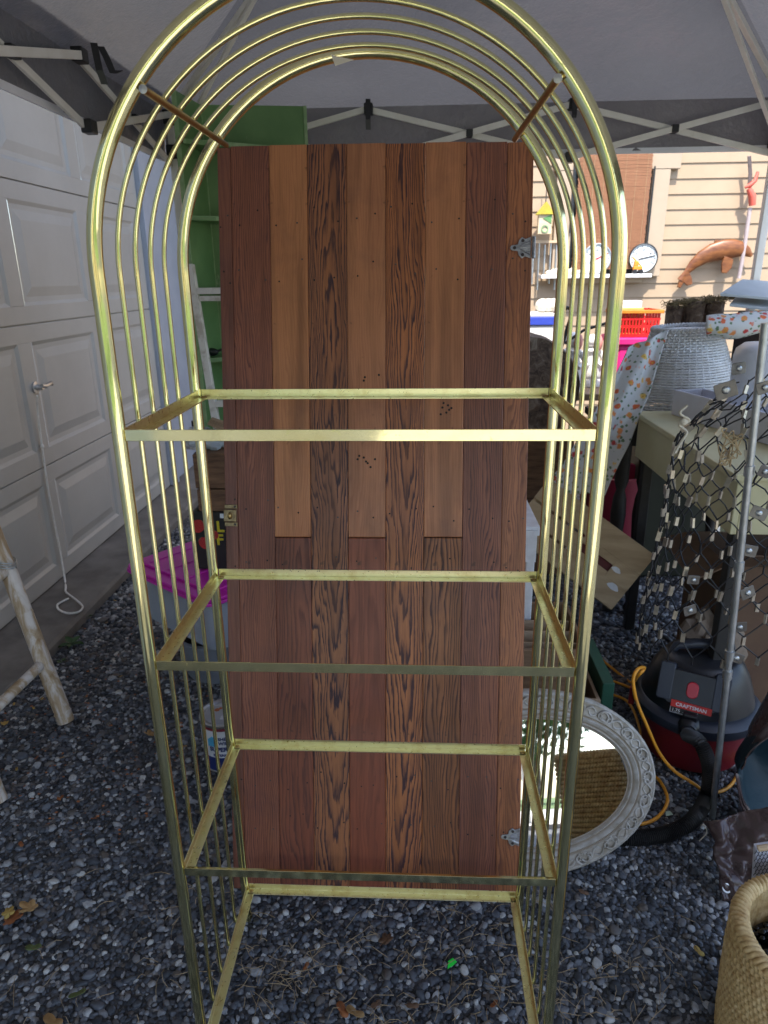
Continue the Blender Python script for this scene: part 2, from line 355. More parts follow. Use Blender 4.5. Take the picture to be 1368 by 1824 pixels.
def val(a,b,n,drop):
    def fn(u,v):
        p=a.lerp(b,u); q=Vector(n)*(.012*noise.noise(Vector((u*14,v*2,a.x+a.y)))*v)
        return p+Vector((0,0,-v*drop))+q
    return MB().grid(fn,40,6)
HEM=mat('hem_tape',(.80,.81,.86),(.72,.73,.78),8,.5)
for i,(a,b,n) in enumerate(((A[3],A[2],(0,1,0)),(A[0],A[3],(-1,0,0)),(A[1],A[2],(1,0,0)),(A[0],A[1],(0,-1,0)))):
    va=val(a,b,n,ez-hz).build('valance',FAB,ct,smooth=180)
    MB().bar(a-Vector((0,0,ez-hz)),b-Vector((0,0,ez-hz)),.008,.024).build('hem',HEM,va)
for x,y in ((cx0,cy1),(cx1,cy1),(cx0,cy0),(cx1,cy0)):
    lg=MB().bx(x-.017,x+.017,y-.017,y+.017,1.1,2.30).bx(x-.013,x+.013,y-.013,y+.013,.01,1.1).build('leg',PWHITE,ct,bevel=.003)
    for z_ in (2.16,2.305): MB().bx(x-.028,x+.028,y-.028,y+.028,z_,z_+.06).build('corner_bracket',BLACK,ct,bevel=.004)
    MB().bx(x-.045,x+.045,y-.045,y+.045,0.016,.022).build('foot_plate',GALV,ct)
    kk=K1 if y>0 else K0
    MB().bar((x,y,2.35),kk-Vector((0,0,.07)),.022,.022).build('ridge_pole',PWHITE,ct,bevel=.002)
    q=Vector((x,y,2.2)).lerp(kk,.40); MB().bar((x,y,2.19),Vector((x,y,2.35)).lerp(kk-Vector((0,0,.07)),.42),.02,.014).build('strut',PWHITE,ct,bevel=.002)
zu,zl=2.35,2.135
def truss(p0,p1,nb):
    p0=Vector(p0);p1=Vector(p1); d=(p1-p0)/nb; nrm=Vector((-d.y,d.x,0)).normalized()*.012
    for k in range(nb):
        a=p0+d*k;b=p0+d*(k+1)
        hi=zu if k%1==0 else zu
        MB().bar(a+nrm+Vector((0,0,zu)),b+nrm+Vector((0,0,zl)),.013,.026).build('truss_bar',PWHITE,ct,bevel=.002)
        MB().bar(a-nrm+Vector((0,0,zl)),b-nrm+Vector((0,0,zu)),.013,.026).build('truss_bar',PWHITE,ct,bevel=.002)
        m=(a+b)/2+Vector((0,0,(zu+zl)/2)); MB().bx(-.015,.015,-.024,.024,-.016,.016,Matrix.Translation(m)).build('truss_joint',BLACK,ct,bevel=.003)
        if k:
            for z in (zu,zl): MB().bx(-.02,.02,-.026,.026,-.022,.022,Matrix.Translation(a+Vector((0,0,z)))).build('truss_joint',BLACK,ct,bevel=.004)
truss((cx0,cy1,0),(cx1,cy1,0),3); truss((cx0,cy1,0),(cx0,cy0,0),6); truss((cx1,cy1,0),(cx1,cy0,0),6)
def strap(c,dy,dx=0):
    c=Vector(c); pts=[c+Vector((dx*.2,0,.035)),c+Vector((dx*.6,-.012,.0)),c+Vector((dx,-.02,-.05)),c+Vector((dx*1.4,-.01,-.09+dy))]
    MB().grid(lambda u,v:tuple(pts[min(3,int(v*3.001))].lerp(pts[min(3,int(v*3.001)+1)],v*3-int(v*3.001))+Vector(((u-.5)*.022,(u-.5)*.006,0))),3,10).build('hook_and_loop_strap',BLACK,ct,solid=.002)
strap((cx0+.92,cy1-.03,zu),0); strap((cx0+.05,cy1-.9,zu),0,.02); strap((cx0+.05,cy1-.86,zu),.05,.05); strap((cx1-.92,cy1-.03,zu),.03)
# ---------------------------------------------------------------- house at the back
HY=5.3
hs=thing('house',(1.8,HY,0),'cream house wall of horizontal lap siding standing in full sun','house')
MB().bx(-2.3,7,HY+.03,HY+.3,0,4.4).build('wall',CREAM,hs)
sb=None
for k in range(34):
    z=.25+.1155*k+.028
    if sb is None or k<26:
        M_=frame((-1.84,HY+.03,z),(0,0,1),(0,-1,0),(1,0,0))
        b=MB().prism([(-.004,0),(.1135,0),(.1135,.004),(.0,.013),(-.004,.013)],0,8.6,M_).build('siding_board',CREAM,hs)
TRIM=mat('cream_trim',(.43,.335,.24),(.39,.305,.215),3,.5)
wn=MB().bx(1.985,2.125,HY-.035,HY+.012,1.60,2.42).bx(1.22,1.36,HY-.035,HY+.012,1.60,2.42).bx(1.19,2.20,HY-.038,HY+.012,2.421,2.58).bx(1.36,1.985,HY-.036,HY+.012,1.55,1.60).build('window_casing',TRIM,hs,bevel=.004)
gl=G('window_glass'); gl.set(Base_Color=(.03,.035,.04),Roughness=.05); MB().bx(1.36,1.985,HY-.004,HY+.004,1.60,2.42).build('pane',gl.m,wn)
MB().bar((1.992,HY-.045,2.44),(1.992,HY-.045,1.78),.010,.010).build('black_conduit',BLACK,hs)
MB().bar((1.352,HY-.045,2.5),(1.352,HY-.045,1.95),.018,.010).build('black_conduit',BLACK,hs)
bbm=mat('bamboo_strip',(.33,.15,.07),(.24,.10,.045),5,.6,stretch=(3,1,90),amt=(.35,.65))
bb=thing('bamboo_blind',(1.67,HY-.04,1.7),'brown woven bamboo roll blind hanging over the house window','blind')
m_=MB()
for k in range(78):
    z=1.66+.0115*k; m_.bx(1.385+rnd.uniform(-.004,.004),1.965+rnd.uniform(-.004,.004),HY-.055-rnd.uniform(0,.003),HY-.049,z,z+.0095)
m_.build('bamboo_slats',bbm,bb,kind='stuff')
m_=MB()
for k in range(7): m_.tube([(1.42+.085*k,HY-.060,1.66),(1.42+.085*k,HY-.060,2.55)],.0010,5)
m_.build('weave_cord',mat('tan_cord',(.55,.40,.22),None,40,.8),bb)
# ledge with dial thermometers
lz=at(1100,488,HY-.1).z
tag(MB().bx(1.12,2.03,HY-.14,HY-.005,lz-.03,lz).build('wall_shelf',WHITE,bevel=.003,origin=(1.6,HY-.08,lz-.03)),'thin white wall shelf under the window carrying two dial thermometers','shelf')
DIAL=mat('dial_face',(.78,.82,.82),(.66,.73,.74),14,.4); INK=mat('ink',(.03,.03,.035),None,20,.6)
def dial(px,r,label,needle,nc,rimc):
    c=at(px[0],px[1],HY-.07); c.z=lz+r+.004
    t=thing('dial_thermometer',(c.x,c.y,lz),label,'thermometer')
    F=frame(c,(1,0,0),(0,0,1),(0,-1,0))
    MB(F).lathe([(0,-.012),(r,-.012),(r,.012),(r*.95,.014),(r*.93,.004)],40).build('rim',rimc,t,smooth=35)
    MB(F).lathe([(r*.94,.003),(0,.0031)],40).build('dial',DIAL,t)
    m=MB(F)
    for k in range(44):
        a=R(225-270*k/43); l=.12 if k%4==0 else .06
        m.bar((math.cos(a)*r*.86,math.sin(a)*r*.86,.0045),(math.cos(a)*r*(.86-l),math.sin(a)*r*(.86-l),.0045),.003 if k%4 else .005,.001,up=(0,0,1))
    m.build('scale_marks',INK,t)
    for k,s in enumerate(('20','40','60','80','100')):
        a=R(205-230*k/4); text(s,r*.2,F@Matrix.Translation((math.cos(a)*r*.58,math.sin(a)*r*.58-.01,.0045)),INK,t,'numeral',align='CENTER')
    a=R(needle); MB(F).bar((-math.cos(a)*r*.35,-math.sin(a)*r*.35,.008),(math.cos(a)*r*.8,math.sin(a)*r*.8,.008),.009,.002,up=(0,0,1)).build('needle',nc,t)
    return t
dial((1146,457),.118,'round white dial thermometer with black needle on the wall shelf',12,INK,BLACK)
dial((1063,460),.120,'round grey rimmed dial thermometer with red needle on the wall shelf',25,RED,GALV)
ORANGE=mat('orange_plastic',(.75,.30,.03),(.65,.24,.02),20,.45)
c=at(1137,478,HY-.12); t=thing('toy_digger',(c.x,c.y,lz),'small orange and black toy vehicle on the wall shelf','toy')
MB().bx(c.x-.045,c.x+.03,c.y-.02,c.y+.015,lz+.03,lz+.06).bx(c.x-.04,c.x-.005,c.y-.018,c.y+.012,lz+.06,lz+.10).bar((c.x+.02,c.y,lz+.06),(c.x-.055,c.y,lz+.13),.012,.012).build('body',ORANGE,t,bevel=.004)
for s in (-.03,.02): MB().lathe([(0,-.02),(.018,-.02),(.018,.02),(0,.02)],14,Matrix.Translation((c.x+s,c.y,lz+.0185))@Matrix.Rotation(R(90),4,'X')).build('wheel',BLACK,t)
STONE=mat('pale_stone',(.72,.68,.58),(.6,.55,.45),25,.8)
for k in range(9):
    x=at(978+k*8.5,483,HY-.1).x; tag(MB().ball((0,0,0),(.028,.022,.018+.006*(k%3)),10,7,Matrix.Translation((x,HY-.09,lz+.018+.005*(k%3)))).build('pale_stone',STONE,smooth=180,origin=(x,HY-.09,lz)),'small pale rounded stone in a row on the wall shelf','stone','stones on the wall shelf')
# carved fish
FISH=mat('carved_wood',(.24,.085,.022),(.12,.036,.010),14,.4,stretch=(1,1,3),bump=.1)
fy=HY-.05
sp=[(1212,500,.032),(1222,486,.022),(1234,472,.040),(1250,459,.058),(1268,450,.072),(1287,445,.080),(1305,443,.076),(1320,444,.060),(1331,449,.038),(1339,456,.012)]
ft=thing('carved_fish',at(1270,450,fy),'carved brown wooden fish plaque hanging on the siding','carving')
pts=[at(x,y,fy) for x,y,_ in sp]; m=MB().tube(pts,[r for *_,r in sp],16)
for v in m.v: v.y=fy+(v.y-fy)*.45
m.build('body',FISH,ft,smooth=60)
def plate(pts,Y,th,name,mt,par):
    q=[at(x,y,Y) for x,y in pts]; n=len(q); d=Vector((0,th/2,0))
    return MB().add([p-d for p in q]+[p+d for p in q],[tuple(range(n)),tuple(range(n,2*n))[::-1]]+[(i,(i+1)%n,n+(i+1)%n,n+i) for i in range(n)]).build(name,mt,par,bevel=.004)
plate([(1214,492),(1226,482),(1232,496),(1233,506),(1224,509),(1217,503),(1212,513),(1206,512),(1209,500)],fy,.02,'tail_fin',FISH,ft)
plate([(1283,446),(1272,432),(1274,427),(1284,428),(1294,436),(1296,446)],fy,.02,'dorsal_fin',FISH,ft)
plate([(1290,456),(1306,462),(1303,476),(1294,487),(1285,486),(1285,470)],fy-.02,.02,'pectoral_fin',FISH,ft)
# pruning saw on pole
ps=thing('pole_pruner',at(1318,490,HY-.06),'orange handled pruning saw on a grey pole hung on the siding','pruner')
POLE=mat('faded_pole',(.45,.37,.36),(.36,.30,.30),10,.5)
MB().tube([at(1336,370,HY-.06),at(1326,440,HY-.06),at(1316,496,HY-.06)],.016,10).build('pole',POLE,ps,smooth=60)
plate([(1331,278),(1338,277),(1340,310),(1338,336),(1331,334),(1333,308)],HY-.06,.008,'saw_blade',mat('dark_steel',(.16,.12,.11),None,20,.5,.6),ps)
SAWR=mat('faded_red',(.66,.12,.08),(.55,.10,.07),20,.45)
MB().tube([at(1340,366,HY-.07),at(1340,350,HY-.075),at(1334,336,HY-.075)],[.026,.030,.02],10).build('grip',SAWR,ps,smooth=60)
MB().tube([at(1350,306,HY-.07),at(1345,322,HY-.075),at(1336,330,HY-.075),at(1327,334,HY-.07)],[.012,.016,.018,.010],10).build('handle',SAWR,ps,smooth=60)
# hanging birdhouse ornament with chimes
bh=at(971,380,HY-.1); t=thing('birdhouse_ornament',bh-Vector((0,0,.16)),'small yellow roofed birdhouse chime hanging on the sunlit siding','ornament')
MB().bx(-.055,.055,-.03,.03,-.16,.0,Matrix.Translation(bh)).build('box',mat('pale_wood',(.72,.58,.38),None,20,.7),t,bevel=.003)
Fb=frame(bh,(1,0,0),(0,0,1),(0,-1,0))
MB(Fb).prism([(-.075,-.01),(.075,-.01),(0,.085)],-.045,.045).build('roof',mat('ochre_paint',(.50,.40,.04),None,20,.6),t)
MB(Fb).prism([(-.02,-.04),(.05,-.08),(.05,-.01)],.031,.034).build('green_leaf',mat('green_paint',(.12,.30,.10),None,20,.6),t)
MB(Fb).lathe([(.030,0),(.030,.006),(.02,.006),(.02,0)],18,Matrix.Translation((-.0,-.12,.031))).build('entry_ring',mat('green_ring',(.25,.40,.2),None,20,.6),t)
MB().tube([bh+Vector((0,0,.08)),bh+Vector((0,0,.2)),bh+Vector((-.01,.05,.27))],.004,6).build('hanging_wire',BLACK,t)
for k in range(6):
    x=-.12+.048*k; MB().tube([bh+Vector((x,.06,-.22-.02*(k%2))),bh+Vector((x+.004,.06,-.5-.05*(k%3)))],.008,8).build('chime_tube',GALV,t)
MB().bar(bh+Vector((-.14,.05,-.215)),bh+Vector((.14,.05,-.215)),.02,.02).build('chime_bar',PINE,t)
# ---------------------------------------------------------------- brass etagere
EW,ED,EZ=.36,.3786,1.638
LV=[1.4187,1.0225,.5742,.1189]
et=thing('etagere',(0,ED/2,0),'tall arched brass etagere frame with four empty shelf rails','etagere')
def arch(y,a,b,r,z0,n=14,seg=40):
    pts=[(-a,y,z0+(EZ-z0)*k/12) for k in range(12)]+[(-a*math.cos(math.pi*k/seg),y,EZ+b*math.sin(math.pi*k/seg)) for k in range(seg+1)]+[(a,y,EZ-(EZ-z0)*k/12) for k in range(1,13)]
    return MB().tube(pts,r,n)
TR=.0106
for y in (0,ED):
    arch(y,EW,EW,TR,.016,16,56).build('arch_tube',BRASS,et,smooth=60)
    for s in (-1,1): MB().lathe([(0,.002),(.0125,.002),(.0125,.014),(.0108,.018),(0,.018)],16,Matrix.Translation((s*EW,y,0))).build('foot_cap',BRASS,et,smooth=40)
for fr in (.20,.375,.55,.72):
    arch(ED*fr,EW-.001,EW-.018,.0042,LV[3]-.004,10,56).build('arch_rod',BRASS,et,smooth=60)
fh,fw,ft_=.0175,.020,.0022
def lrail(a,b,inn,name,m_=None):
    """angle section rail from a to b; inn = unit vector to the inside of the shelf; top edge of the upright flange on a-b"""
    a=Vector(a);b=Vector(b);d=(b-a).normalized();L=(b-a).length;inn=Vector(inn)
    M=frame(a,inn,(0,0,1),d)
    if M.to_3x3().determinant()<0: M=frame(b,inn,(0,0,1),-d)
    return MB().prism([(0,-fh),(fw,-fh),(fw,-fh+ft_),(ft_,-fh+ft_),(ft_,0),(0,0)],0,L,M).build(name,m_ or BRASS,et,bevel=.0005,bseg=1)
for z in LV:
    x=EW-TR-.0005
    lrail((-x,-.005,z),(x,-.005,z),(0,1,0),'front_rail'); lrail((-x,ED+.005,z),(x,ED+.005,z),(0,-1,0),'back_rail',BRASSS)
    xs=EW-.0055
    lrail((-xs,.0,z),(-xs,ED-.0,z),(1,0,0),'side_rail',BRASSS); lrail((xs,0,z),(xs,ED,z),(-1,0,0),'side_rail',BRASSS)
    for sx in (-1,1):
        for y in (.0105,ED-.0105):
            MB().ball((sx*(EW-.018),y+(-.004 if y<.1 else .004),z-fh+.003),(.007,.006,.003),10,6).build('weld_bead',BRASSD,et,smooth=180)
br=.3435
for s in (-1,1):
    a=R(40.5); x=s*br*math.cos(a); z=EZ+br*math.sin(a)
    cb=MB().tube([(x,-.012,z),(x,ED+.012,z)],.0052,12).build('cross_bar',BRASSD,et,smooth=50)
    MB().lathe([(0,0),(.0055,0),(.0055,.001),(0,.0014)],14,frame((x,-.0125,z),(1,0,0),(0,0,1),(0,-1,0))).build('bar_end',STEEL,cb)
    for fr in (.0,.20,.375,.55,.72,1.0):
        q=Vector((x,ED*fr,z))+Vector((s*math.cos(a),0,math.sin(a)))*.006
        MB().ball(q,(.0055,.008,.0055),8,6).build('weld_bead',BRASS,cb,smooth=180)
# scrap of tape left on the back arch
tag(MB().add([(-.055,ED-.0108,EZ+EW-.022),(-.062,ED-.0112,EZ+EW-.004),(-.052,ED-.0112,EZ+EW-.008),(-.022,ED-.0108,EZ+EW-.0135)],[(0,1,2),(0,2,3)]).build('tape_scrap',mat('old_tape',(.78,.72,.58),None,30,.5),solid=.0006,origin=(-.05,ED-.011,EZ+EW-.02)),'torn scrap of cream tape stuck on the rear brass arch','tape')
# ---------------------------------------------------------------- plank door leaning behind it
DB=Vector((-.0225,.462,.012)); DT=Vector((-.0225,.921,1.944)); dv=(DT-DB); DL=dv.length; dv=dv/DL; dn=Vector((1,0,0)).cross(dv)   # dn points to the back
DF=frame(DB+Vector((-.3965,0,0)),(1,0,0),dv,Vector((1,0,0)).cross(dv))   # x across from left edge, y up the door, z back (away from camera? checked below)
front=-1 if DF.to_3x3().col[2].y>0 else 1
def wood(name,light,dark,u0,tilt,freq,contrast,seed,red=.0,v0=1.0,wob=1.0):
    """plain sawn timber: rings of a log cut by the board face, coordinates x across, y along"""
    g=G(name); tc=g.n('TexCoord'); mp=g.n('Mapping'); g.l(tc.outputs['Object'],mp.inputs[0]); mp.inputs['Location'].default_value=(-u0,-v0,seed)
    s=g.n('SeparateXYZ'); g.l(mp.outputs[0],s.inputs[0]); X,Y=s.outputs[0],s.outputs[1]
    st=g.n('Mapping'); g.l(mp.outputs[0],st.inputs[0]); st.inputs['Scale'].default_value=(7,1.3,1); w1=g.noise(st.outputs[0],1.6,3,.5)
    st2=g.n('Mapping'); g.l(mp.outputs[0],st2.inputs[0]); st2.inputs['Scale'].default_value=(60,5,1); w2=g.noise(st2.outputs[0],1.0,4,.6)
    wob1=g.math('MULTIPLY_ADD',w1,.070*wob,-.035*wob); wob2=g.math('MULTIPLY_ADD',w2,.012*wob,-.006*wob)
    xx=g.math('ADD',X,wob1); d=g.math('MULTIPLY',Y,tilt); r=g.math('SQRT',g.math('ADD',g.math('MULTIPLY',xx,xx),g.math('MULTIPLY_ADD',d,d,.00004)))
    r=g.math('ADD',r,wob2); ph=g.math('MULTIPLY',r,freq); fr=g.math('FRACT',ph)
    saw=g.ramp(fr,[(0,(0,0,0)),(.45,(.18,.18,.18)),(.80,(1,1,1)),(.90,(.9,.9,.9)),(1,(0,0,0))])
    st3=g.n('Mapping'); g.l(mp.outputs[0],st3.inputs[0]); st3.inputs['Scale'].default_value=(220,7,1); fib=g.noise(st3.outputs[0],1.0,5,.65)
    st4=g.n('Mapping'); g.l(mp.outputs[0],st4.inputs[0]); st4.inputs['Scale'].default_value=(9,2.2,1); bl=g.noise(st4.outputs[0],1.0,6,.65,1.0)
    f=g.math('MULTIPLY',saw,contrast); f=g.math('ADD',f,g.math('MULTIPLY_ADD',fib,.7,-.35)); f=g.math('ADD',f,g.math('MULTIPLY_ADD',bl,1.1,-.48),clamp=True)
    c=g.ramp(f,[(0,light),(.45,tuple(a*.55+b*.45 for a,b in zip(light,dark))),(1,dark)])
    st5=g.n('Mapping'); g.l(mp.outputs[0],st5.inputs[0]); st5.inputs['Scale'].default_value=(26,1.7,1); st5.inputs['Location'].default_value=(seed,seed*2,0); sn=g.noise(st5.outputs[0],1.0,6,.62,.6); sm=g.ramp(sn,[(.46,(0,0,0)),(.66,(.62,.62,.62))]); c=g.mix(sm,c,tuple(a*.38 for a in light[:1])+tuple(a*.36 for a in light[1:]))
    sn2=g.noise(g.coords((1,1,1),(seed,0,0)),5.5,5,.6); c=g.mix(g.ramp(sn2,[(.55,(0,0,0)),(.72,(.35,.35,.35))]),c,(.105,.046,.040))
    sc_=g.n('TexNoise'); sc_.inputs['Scale'].default_value=34; g.l(tc.outputs['Object'],sc_.inputs[0]); pit=g.ramp(sc_.outputs[0],[(.70,(0,0,0)),(.76,(1,1,1))])
    c=g.mix(g.math('MULTIPLY',pit,.55),c,(.04,.02,.012))
    g.set(Base_Color=c,Roughness=g.math('MULTIPLY_ADD',f,.16,.36)); g.b.inputs['Specular IOR Level'].default_value=.45
    hb=g.math('SUBTRACT',g.math('MULTIPLY',fib,.6),g.math('MULTIPLY',saw,.25)); g.bump(hb,.25,.0012); return g.m
pd=thing('plank_door',DB,'old brown wooden plank door leaning behind the brass shelf','door')
E_=[0,.0425,.1667,.2872,.4131,.5372,.6631,.7904,.9184,1.0]; DWD=.793
L_,D_=(.33,.155,.068),(.075,.024,.014)
Wd=[ # light, dark, centre, tilt, ring density, contrast, joint(v) or None
 ((.22,.080,.046),(.10,.034,.026),.35,.010,120,.45,None),
 ((.29,.100,.050),(.080,.025,.024),.22,.012,170,.75,None),
 ((.46,.190,.075),(.27,.090,.038),.20,.010,160,.35,.994),
 ((.33,.125,.050),(.034,.014,.019),.012,.050,150,1.05,None),
 ((.44,.182,.080),(.25,.086,.041),.16,.012,140,.35,.994),
 ((.44,.155,.052),(.046,.016,.019),-.004,.036,190,1.0,None),
 ((.45,.184,.078),(.26,.088,.039),.22,.012,130,.35,.996),
 ((.28,.100,.052),(.060,.021,.024),.15,.012,160,.75,None),
 ((.38,.140,.056),(.095,.031,.023),.055,.03,140,.7,None)]
Lw=[((.22,.066,.034),(.080,.025,.018),.02,.05,120,.75),((.25,.069,.033),(.13,.036,.020),.01,.05,100,.5),((.31,.115,.042),(.050,.017,.012),.07,.02,110,1.0)]
jl=0; th=.022
NAIL=mat('nail_hole',(.012,.008,.006),None,30,.7); LEADN=mat('nail_head',(.10,.09,.085),None,60,.5,.6)
holes=MB(DF); heads=MB(DF)
def plank(a,b,y0,y1,m,dz):
    cx=(a+b)/2; M=DF@Matrix.Translation((cx,0,0)); zf=front*dz; zb=-front*th
    x0,x1=a-cx+.0001,b-cx-.0002; zz=sorted((zf,zb))
    # lap with a small bead along the right hand edge
    mb=MB(); mb.bx(x0,x1,y0,y1,zz[0],zz[1])
    me_o=mb.build('plank',m,None,bevel=.0022)
    me_o.parent=pd; me_o.matrix_basis=Matrix.Translation(-DB)@M
    return me_o
for i,wd in enumerate(Wd):
    a,b=E_[i]*DWD,E_[i+1]*DWD; dz=rnd.uniform(.0,.0015)
    m=wood('plank_wood_%d'%i,*wd[:6],seed=i*1.7,v0=(1.75 if i==5 else 1.45 if i==3 else 1.0),wob=(1.5 if i in(3,8) else 1.0))
    top=DL+rnd.uniform(-.003,.003)
    if wd[6] is None: plank(a,b,0,top,m,dz)
    else:
        plank(a,b,wd[6]+.0008,top,m,dz)
        lw=Lw[jl]; jl+=1; plank(a,b,0,wd[6]-.0008,wood('plank_wood_low_%d'%i,*lw,seed=i*2.3,v0=.30,wob=1.3),dz+.0006)
    for v in (.92,1.07,1.68,1.82,.20,.32):
        for u in (.22,.78):
            (holes if rnd.random()<.7 else heads).lathe([(0.0024,0),(.0018,.0006*front),(0,.0006*front)],8,Matrix.Translation((a+(b-a)*(u+rnd.uniform(-.12,.12)),v+rnd.uniform(-.03,.03),front*(dz+.0003))))
for (px,py) in ((790,718),(798,722),(788,726),(800,730),(795,735),(785,738),(804,727),(644,780),(652,822),(648,815),(637,818),(668,818),(660,832),(655,825),(640,812),(650,672),(675,668),(648,678)):
    d=ray(px,py); nn=DF.to_3x3().col[2]; k=(DB-CAM).dot(nn)/d.dot(nn); q=DF.inverted()@(CAM+d*k); holes.lathe([(.0030,0),(.0024,.0007*front),(0,.0007*front)],8,Matrix.Translation((q.x,q.y,front*.0018)))
holes.build('nail_holes',NAIL,pd,kind='stuff'); heads.build('nail_heads',LEADN,pd,kind='stuff')
zb=sorted((-front*(th+.002),-front*(th+.024)))
for v in (.22,1.0,1.76): MB(DF).bx(.03,DWD-.03,v-.06,v+.06,zb[0],zb[1]).build('batten',PINE,pd,bevel=.003)
def onDoor(px,py):
    d=ray(px,py); nn=DF.to_3x3().col[2]; k=(DB-CAM).dot(nn)/d.dot(nn); return DF.inverted()@(CAM+d*k)
OLDIRON=mat('worn_tin',(.50,.51,.53),(.25,.25,.26),70,.4,.9,.15,120)
def leafhinge(px,py,edge,name):
    q=onDoor(px,py); s=1
    pol=[(.018,-.026),(.018,.026),(.004,.021),(-.004,.026),(-.012,.018),(-.014,.008),(-.030,.006),(-.034,0),(-.030,-.006),(-.014,-.008),(-.012,-.018),(-.004,-.026),(.004,-.021)]
    M=DF@Matrix.Translation((q.x,q.y,0)); z=sorted((front*.0015,front*.0050)); h=MB(M).prism(pol,z[0],z[1]).build('hinge',OLDIRON,pd,bevel=.001)
    for k in range(5): MB(M).tube([(.016,-.016+.008*k,front*.0052),(.002,-.010+.005*k,front*.0058),(-.008,-.004+.002*k,front*.0054)],.0016,6).build('rib',OLDIRON,h,smooth=60)
    for (x,y) in ((-.022,0),(-.002,.017),(-.002,-.017)): MB(M).lathe([(.0042,0),(.0034,.0016*front),(0,.0020*front)],10,Matrix.Translation((x,y,front*.005))).build('screw_head',mat('dark_screw',(.06,.05,.05),None,30,.5,.5) if 'dark_screw' not in bpy.data.materials else bpy.data.materials['dark_screw'],h)
    return h
leafhinge(932,442,1,'hinge'); h2=leafhinge(914,1490,1,'hinge')
q=onDoor(935,442); M=DF@Matrix.Translation((q.x,q.y,0)); MB(M).tube([(.021,-.026,front*.006),(.021,.026,front*.006)],.0045,10).build('hinge_pin',OLDIRON,pd,smooth=50)
LATCH=mat('old_brass_latch',(.32,.25,.13),(.18,.13,.07),60,.4,.9,.1,150)
q=onDoor(411,918); M=DF@Matrix.Translation((q.x,q.y,0)); z=sorted((front*.0015,front*.008))
lt=MB(M).bx(-.017,.017,-.016,.016,*z).build('latch',LATCH,pd,bevel=.0015)
z=sorted((front*.0012,front*.0035))
MB(M).bx(-.016,.019,.018,.029,*z).build('latch_strap',LATCH,lt,bevel=.001); MB(M).bx(-.016,.019,-.029,-.018,*z).build('latch_strap',LATCH,lt,bevel=.001)
MB(M).ball((0,0,front*.011),(.0055,.0095,.006),12,8).build('thumb_knob',BRASSD,lt,smooth=180)
z=sorted((front*.003,front*.007)); MB(M).bx(-.027,-.0175,-.007,.005,*z).build('bolt',OLDIRON,lt)
for (x,y) in ((.012,.0235),(.012,-.0235)): MB(M).lathe([(.0034,0),(.0028,.001*front),(0,.0012*front)],10,Matrix.Translation((x,y,front*.0035))).build('screw_head',bpy.data.materials['dark_screw'],lt)
# ---------------------------------------------------------------- left side: ladder, corner shelf, tote, paint can
def bamboo():
    g=G('whitewashed_bamboo'); co=g.coords((1,1,.25)); n=g.noise(co,22,5,.65,.6)
    c=g.ramp(n,[(.34,(.30,.19,.09)),(.46,(.44,.33,.21)),(.56,(.62,.56,.50)),(.75,(.72,.66,.62))])
    g.set(Base_Color=c,Roughness=.6); g.bump(n,.2,.002); return g.m
BAM=bamboo()
la=thing('bamboo_ladder',gr(118,1290),'whitewashed bamboo ladder with rungs leaning beside the garage door','ladder')
def bpole(a,b,r0,r1,name,par,node=.13,off=0):
    a=Vector(a);b=Vector(b);L=(b-a).length;n=int(L/.008);pts=[];rs=[]
    for k in range(n+1):
        s=k/n; d=s*L+off; ph=(d%node)/node; bulge=max(0,1-abs(ph-.5)*node/.007)
        gro=1 if abs((ph-.53)*node)<.004 else 0
        pts.append(a.lerp(b,s)); rs.append((r0+(r1-r0)*s)*(1+.07*bulge-.05*gro))
    return MB().tube(pts,rs,14).build(name,BAM,par,smooth=60)
f1=gr(118,1285,.005); t1=at(-20,925,1.32); dd=(t1-f1); t1=f1+dd*1.9
f2=gr(-4,1428,.005); off=f2-f1
t2=t1+off*.9
bpole(f1,t1,.031,.027,'ladder_pole',la,.14,.03); bpole(f2,t2,.031,.027,'ladder_pole',la,.14,.08)
for k in (.16,.40,.64,.88):
    a=f1.lerp(t1,k);b=f2.lerp(t2,k); bpole(a,b,.019,.019,'rung',la,.2,.05)
k=.405; p=f1.lerp(t1,k)
MB().tube([p+Vector((.034*math.cos(a),.034*math.sin(a),.02*math.sin(a*.5)+.01*i)) for i in range(3) for a in [2*math.pi*j/14 for j in range(14)]],.0025,6).build('wire_binding',GALV,la,smooth=60)
# green corner shelf
GRN=mat('green_paint_worn',(.090,.215,.070),(.060,.165,.052),6,.5,bump=.06)
g_=G('green_worn'); co=g_.coords(); n=g_.noise(co,5,5,.6); sc1=g_.noise(g_.coords((14,14,3)),2.2,4,.6)
c_=g_.ramp(n,[(.3,(.10,.21,.07)),(.7,(.155,.285,.105))]); c_=g_.mix(g_.ramp(sc1,[(.69,(0,0,0)),(.74,(.8,.8,.8))]),c_,(.38,.45,.26)); g_.set(Base_Color=c_,Roughness=.45); GRN=g_.m
GEDGE=mat('green_edge',(.30,.42,.22),(.18,.32,.13),25,.6)
q_=at(312,160,1.95); zt=q_.z; fl=q_.xy; bk=at(357,188,2.19).xy; rt=at(540,192,2.26).xy
cs=thing('corner_shelf',(fl.x,fl.y,0),'tall green painted corner shelf unit standing behind the plank door','shelf')
def wallpanel(a,b,z0,z1,th,name,cut=0):
    d=(b-a).normalized(); n=Vector((d.y,-d.x)); L=(b-a).length
    M=frame((a.x,a.y,0),(d.x,d.y,0),(0,0,1),(n.x,n.y,0))
    o=MB(M).prism([(0,z0),(L,z0),(L,z1),(0,z1)],-th,0).build(name,GRN,cs,bevel=.002); 
    MB(M).bx(-.0025,.004,z0,z1,-th-.001,.001).build('worn_edge',GEDGE,o); return o,M,L
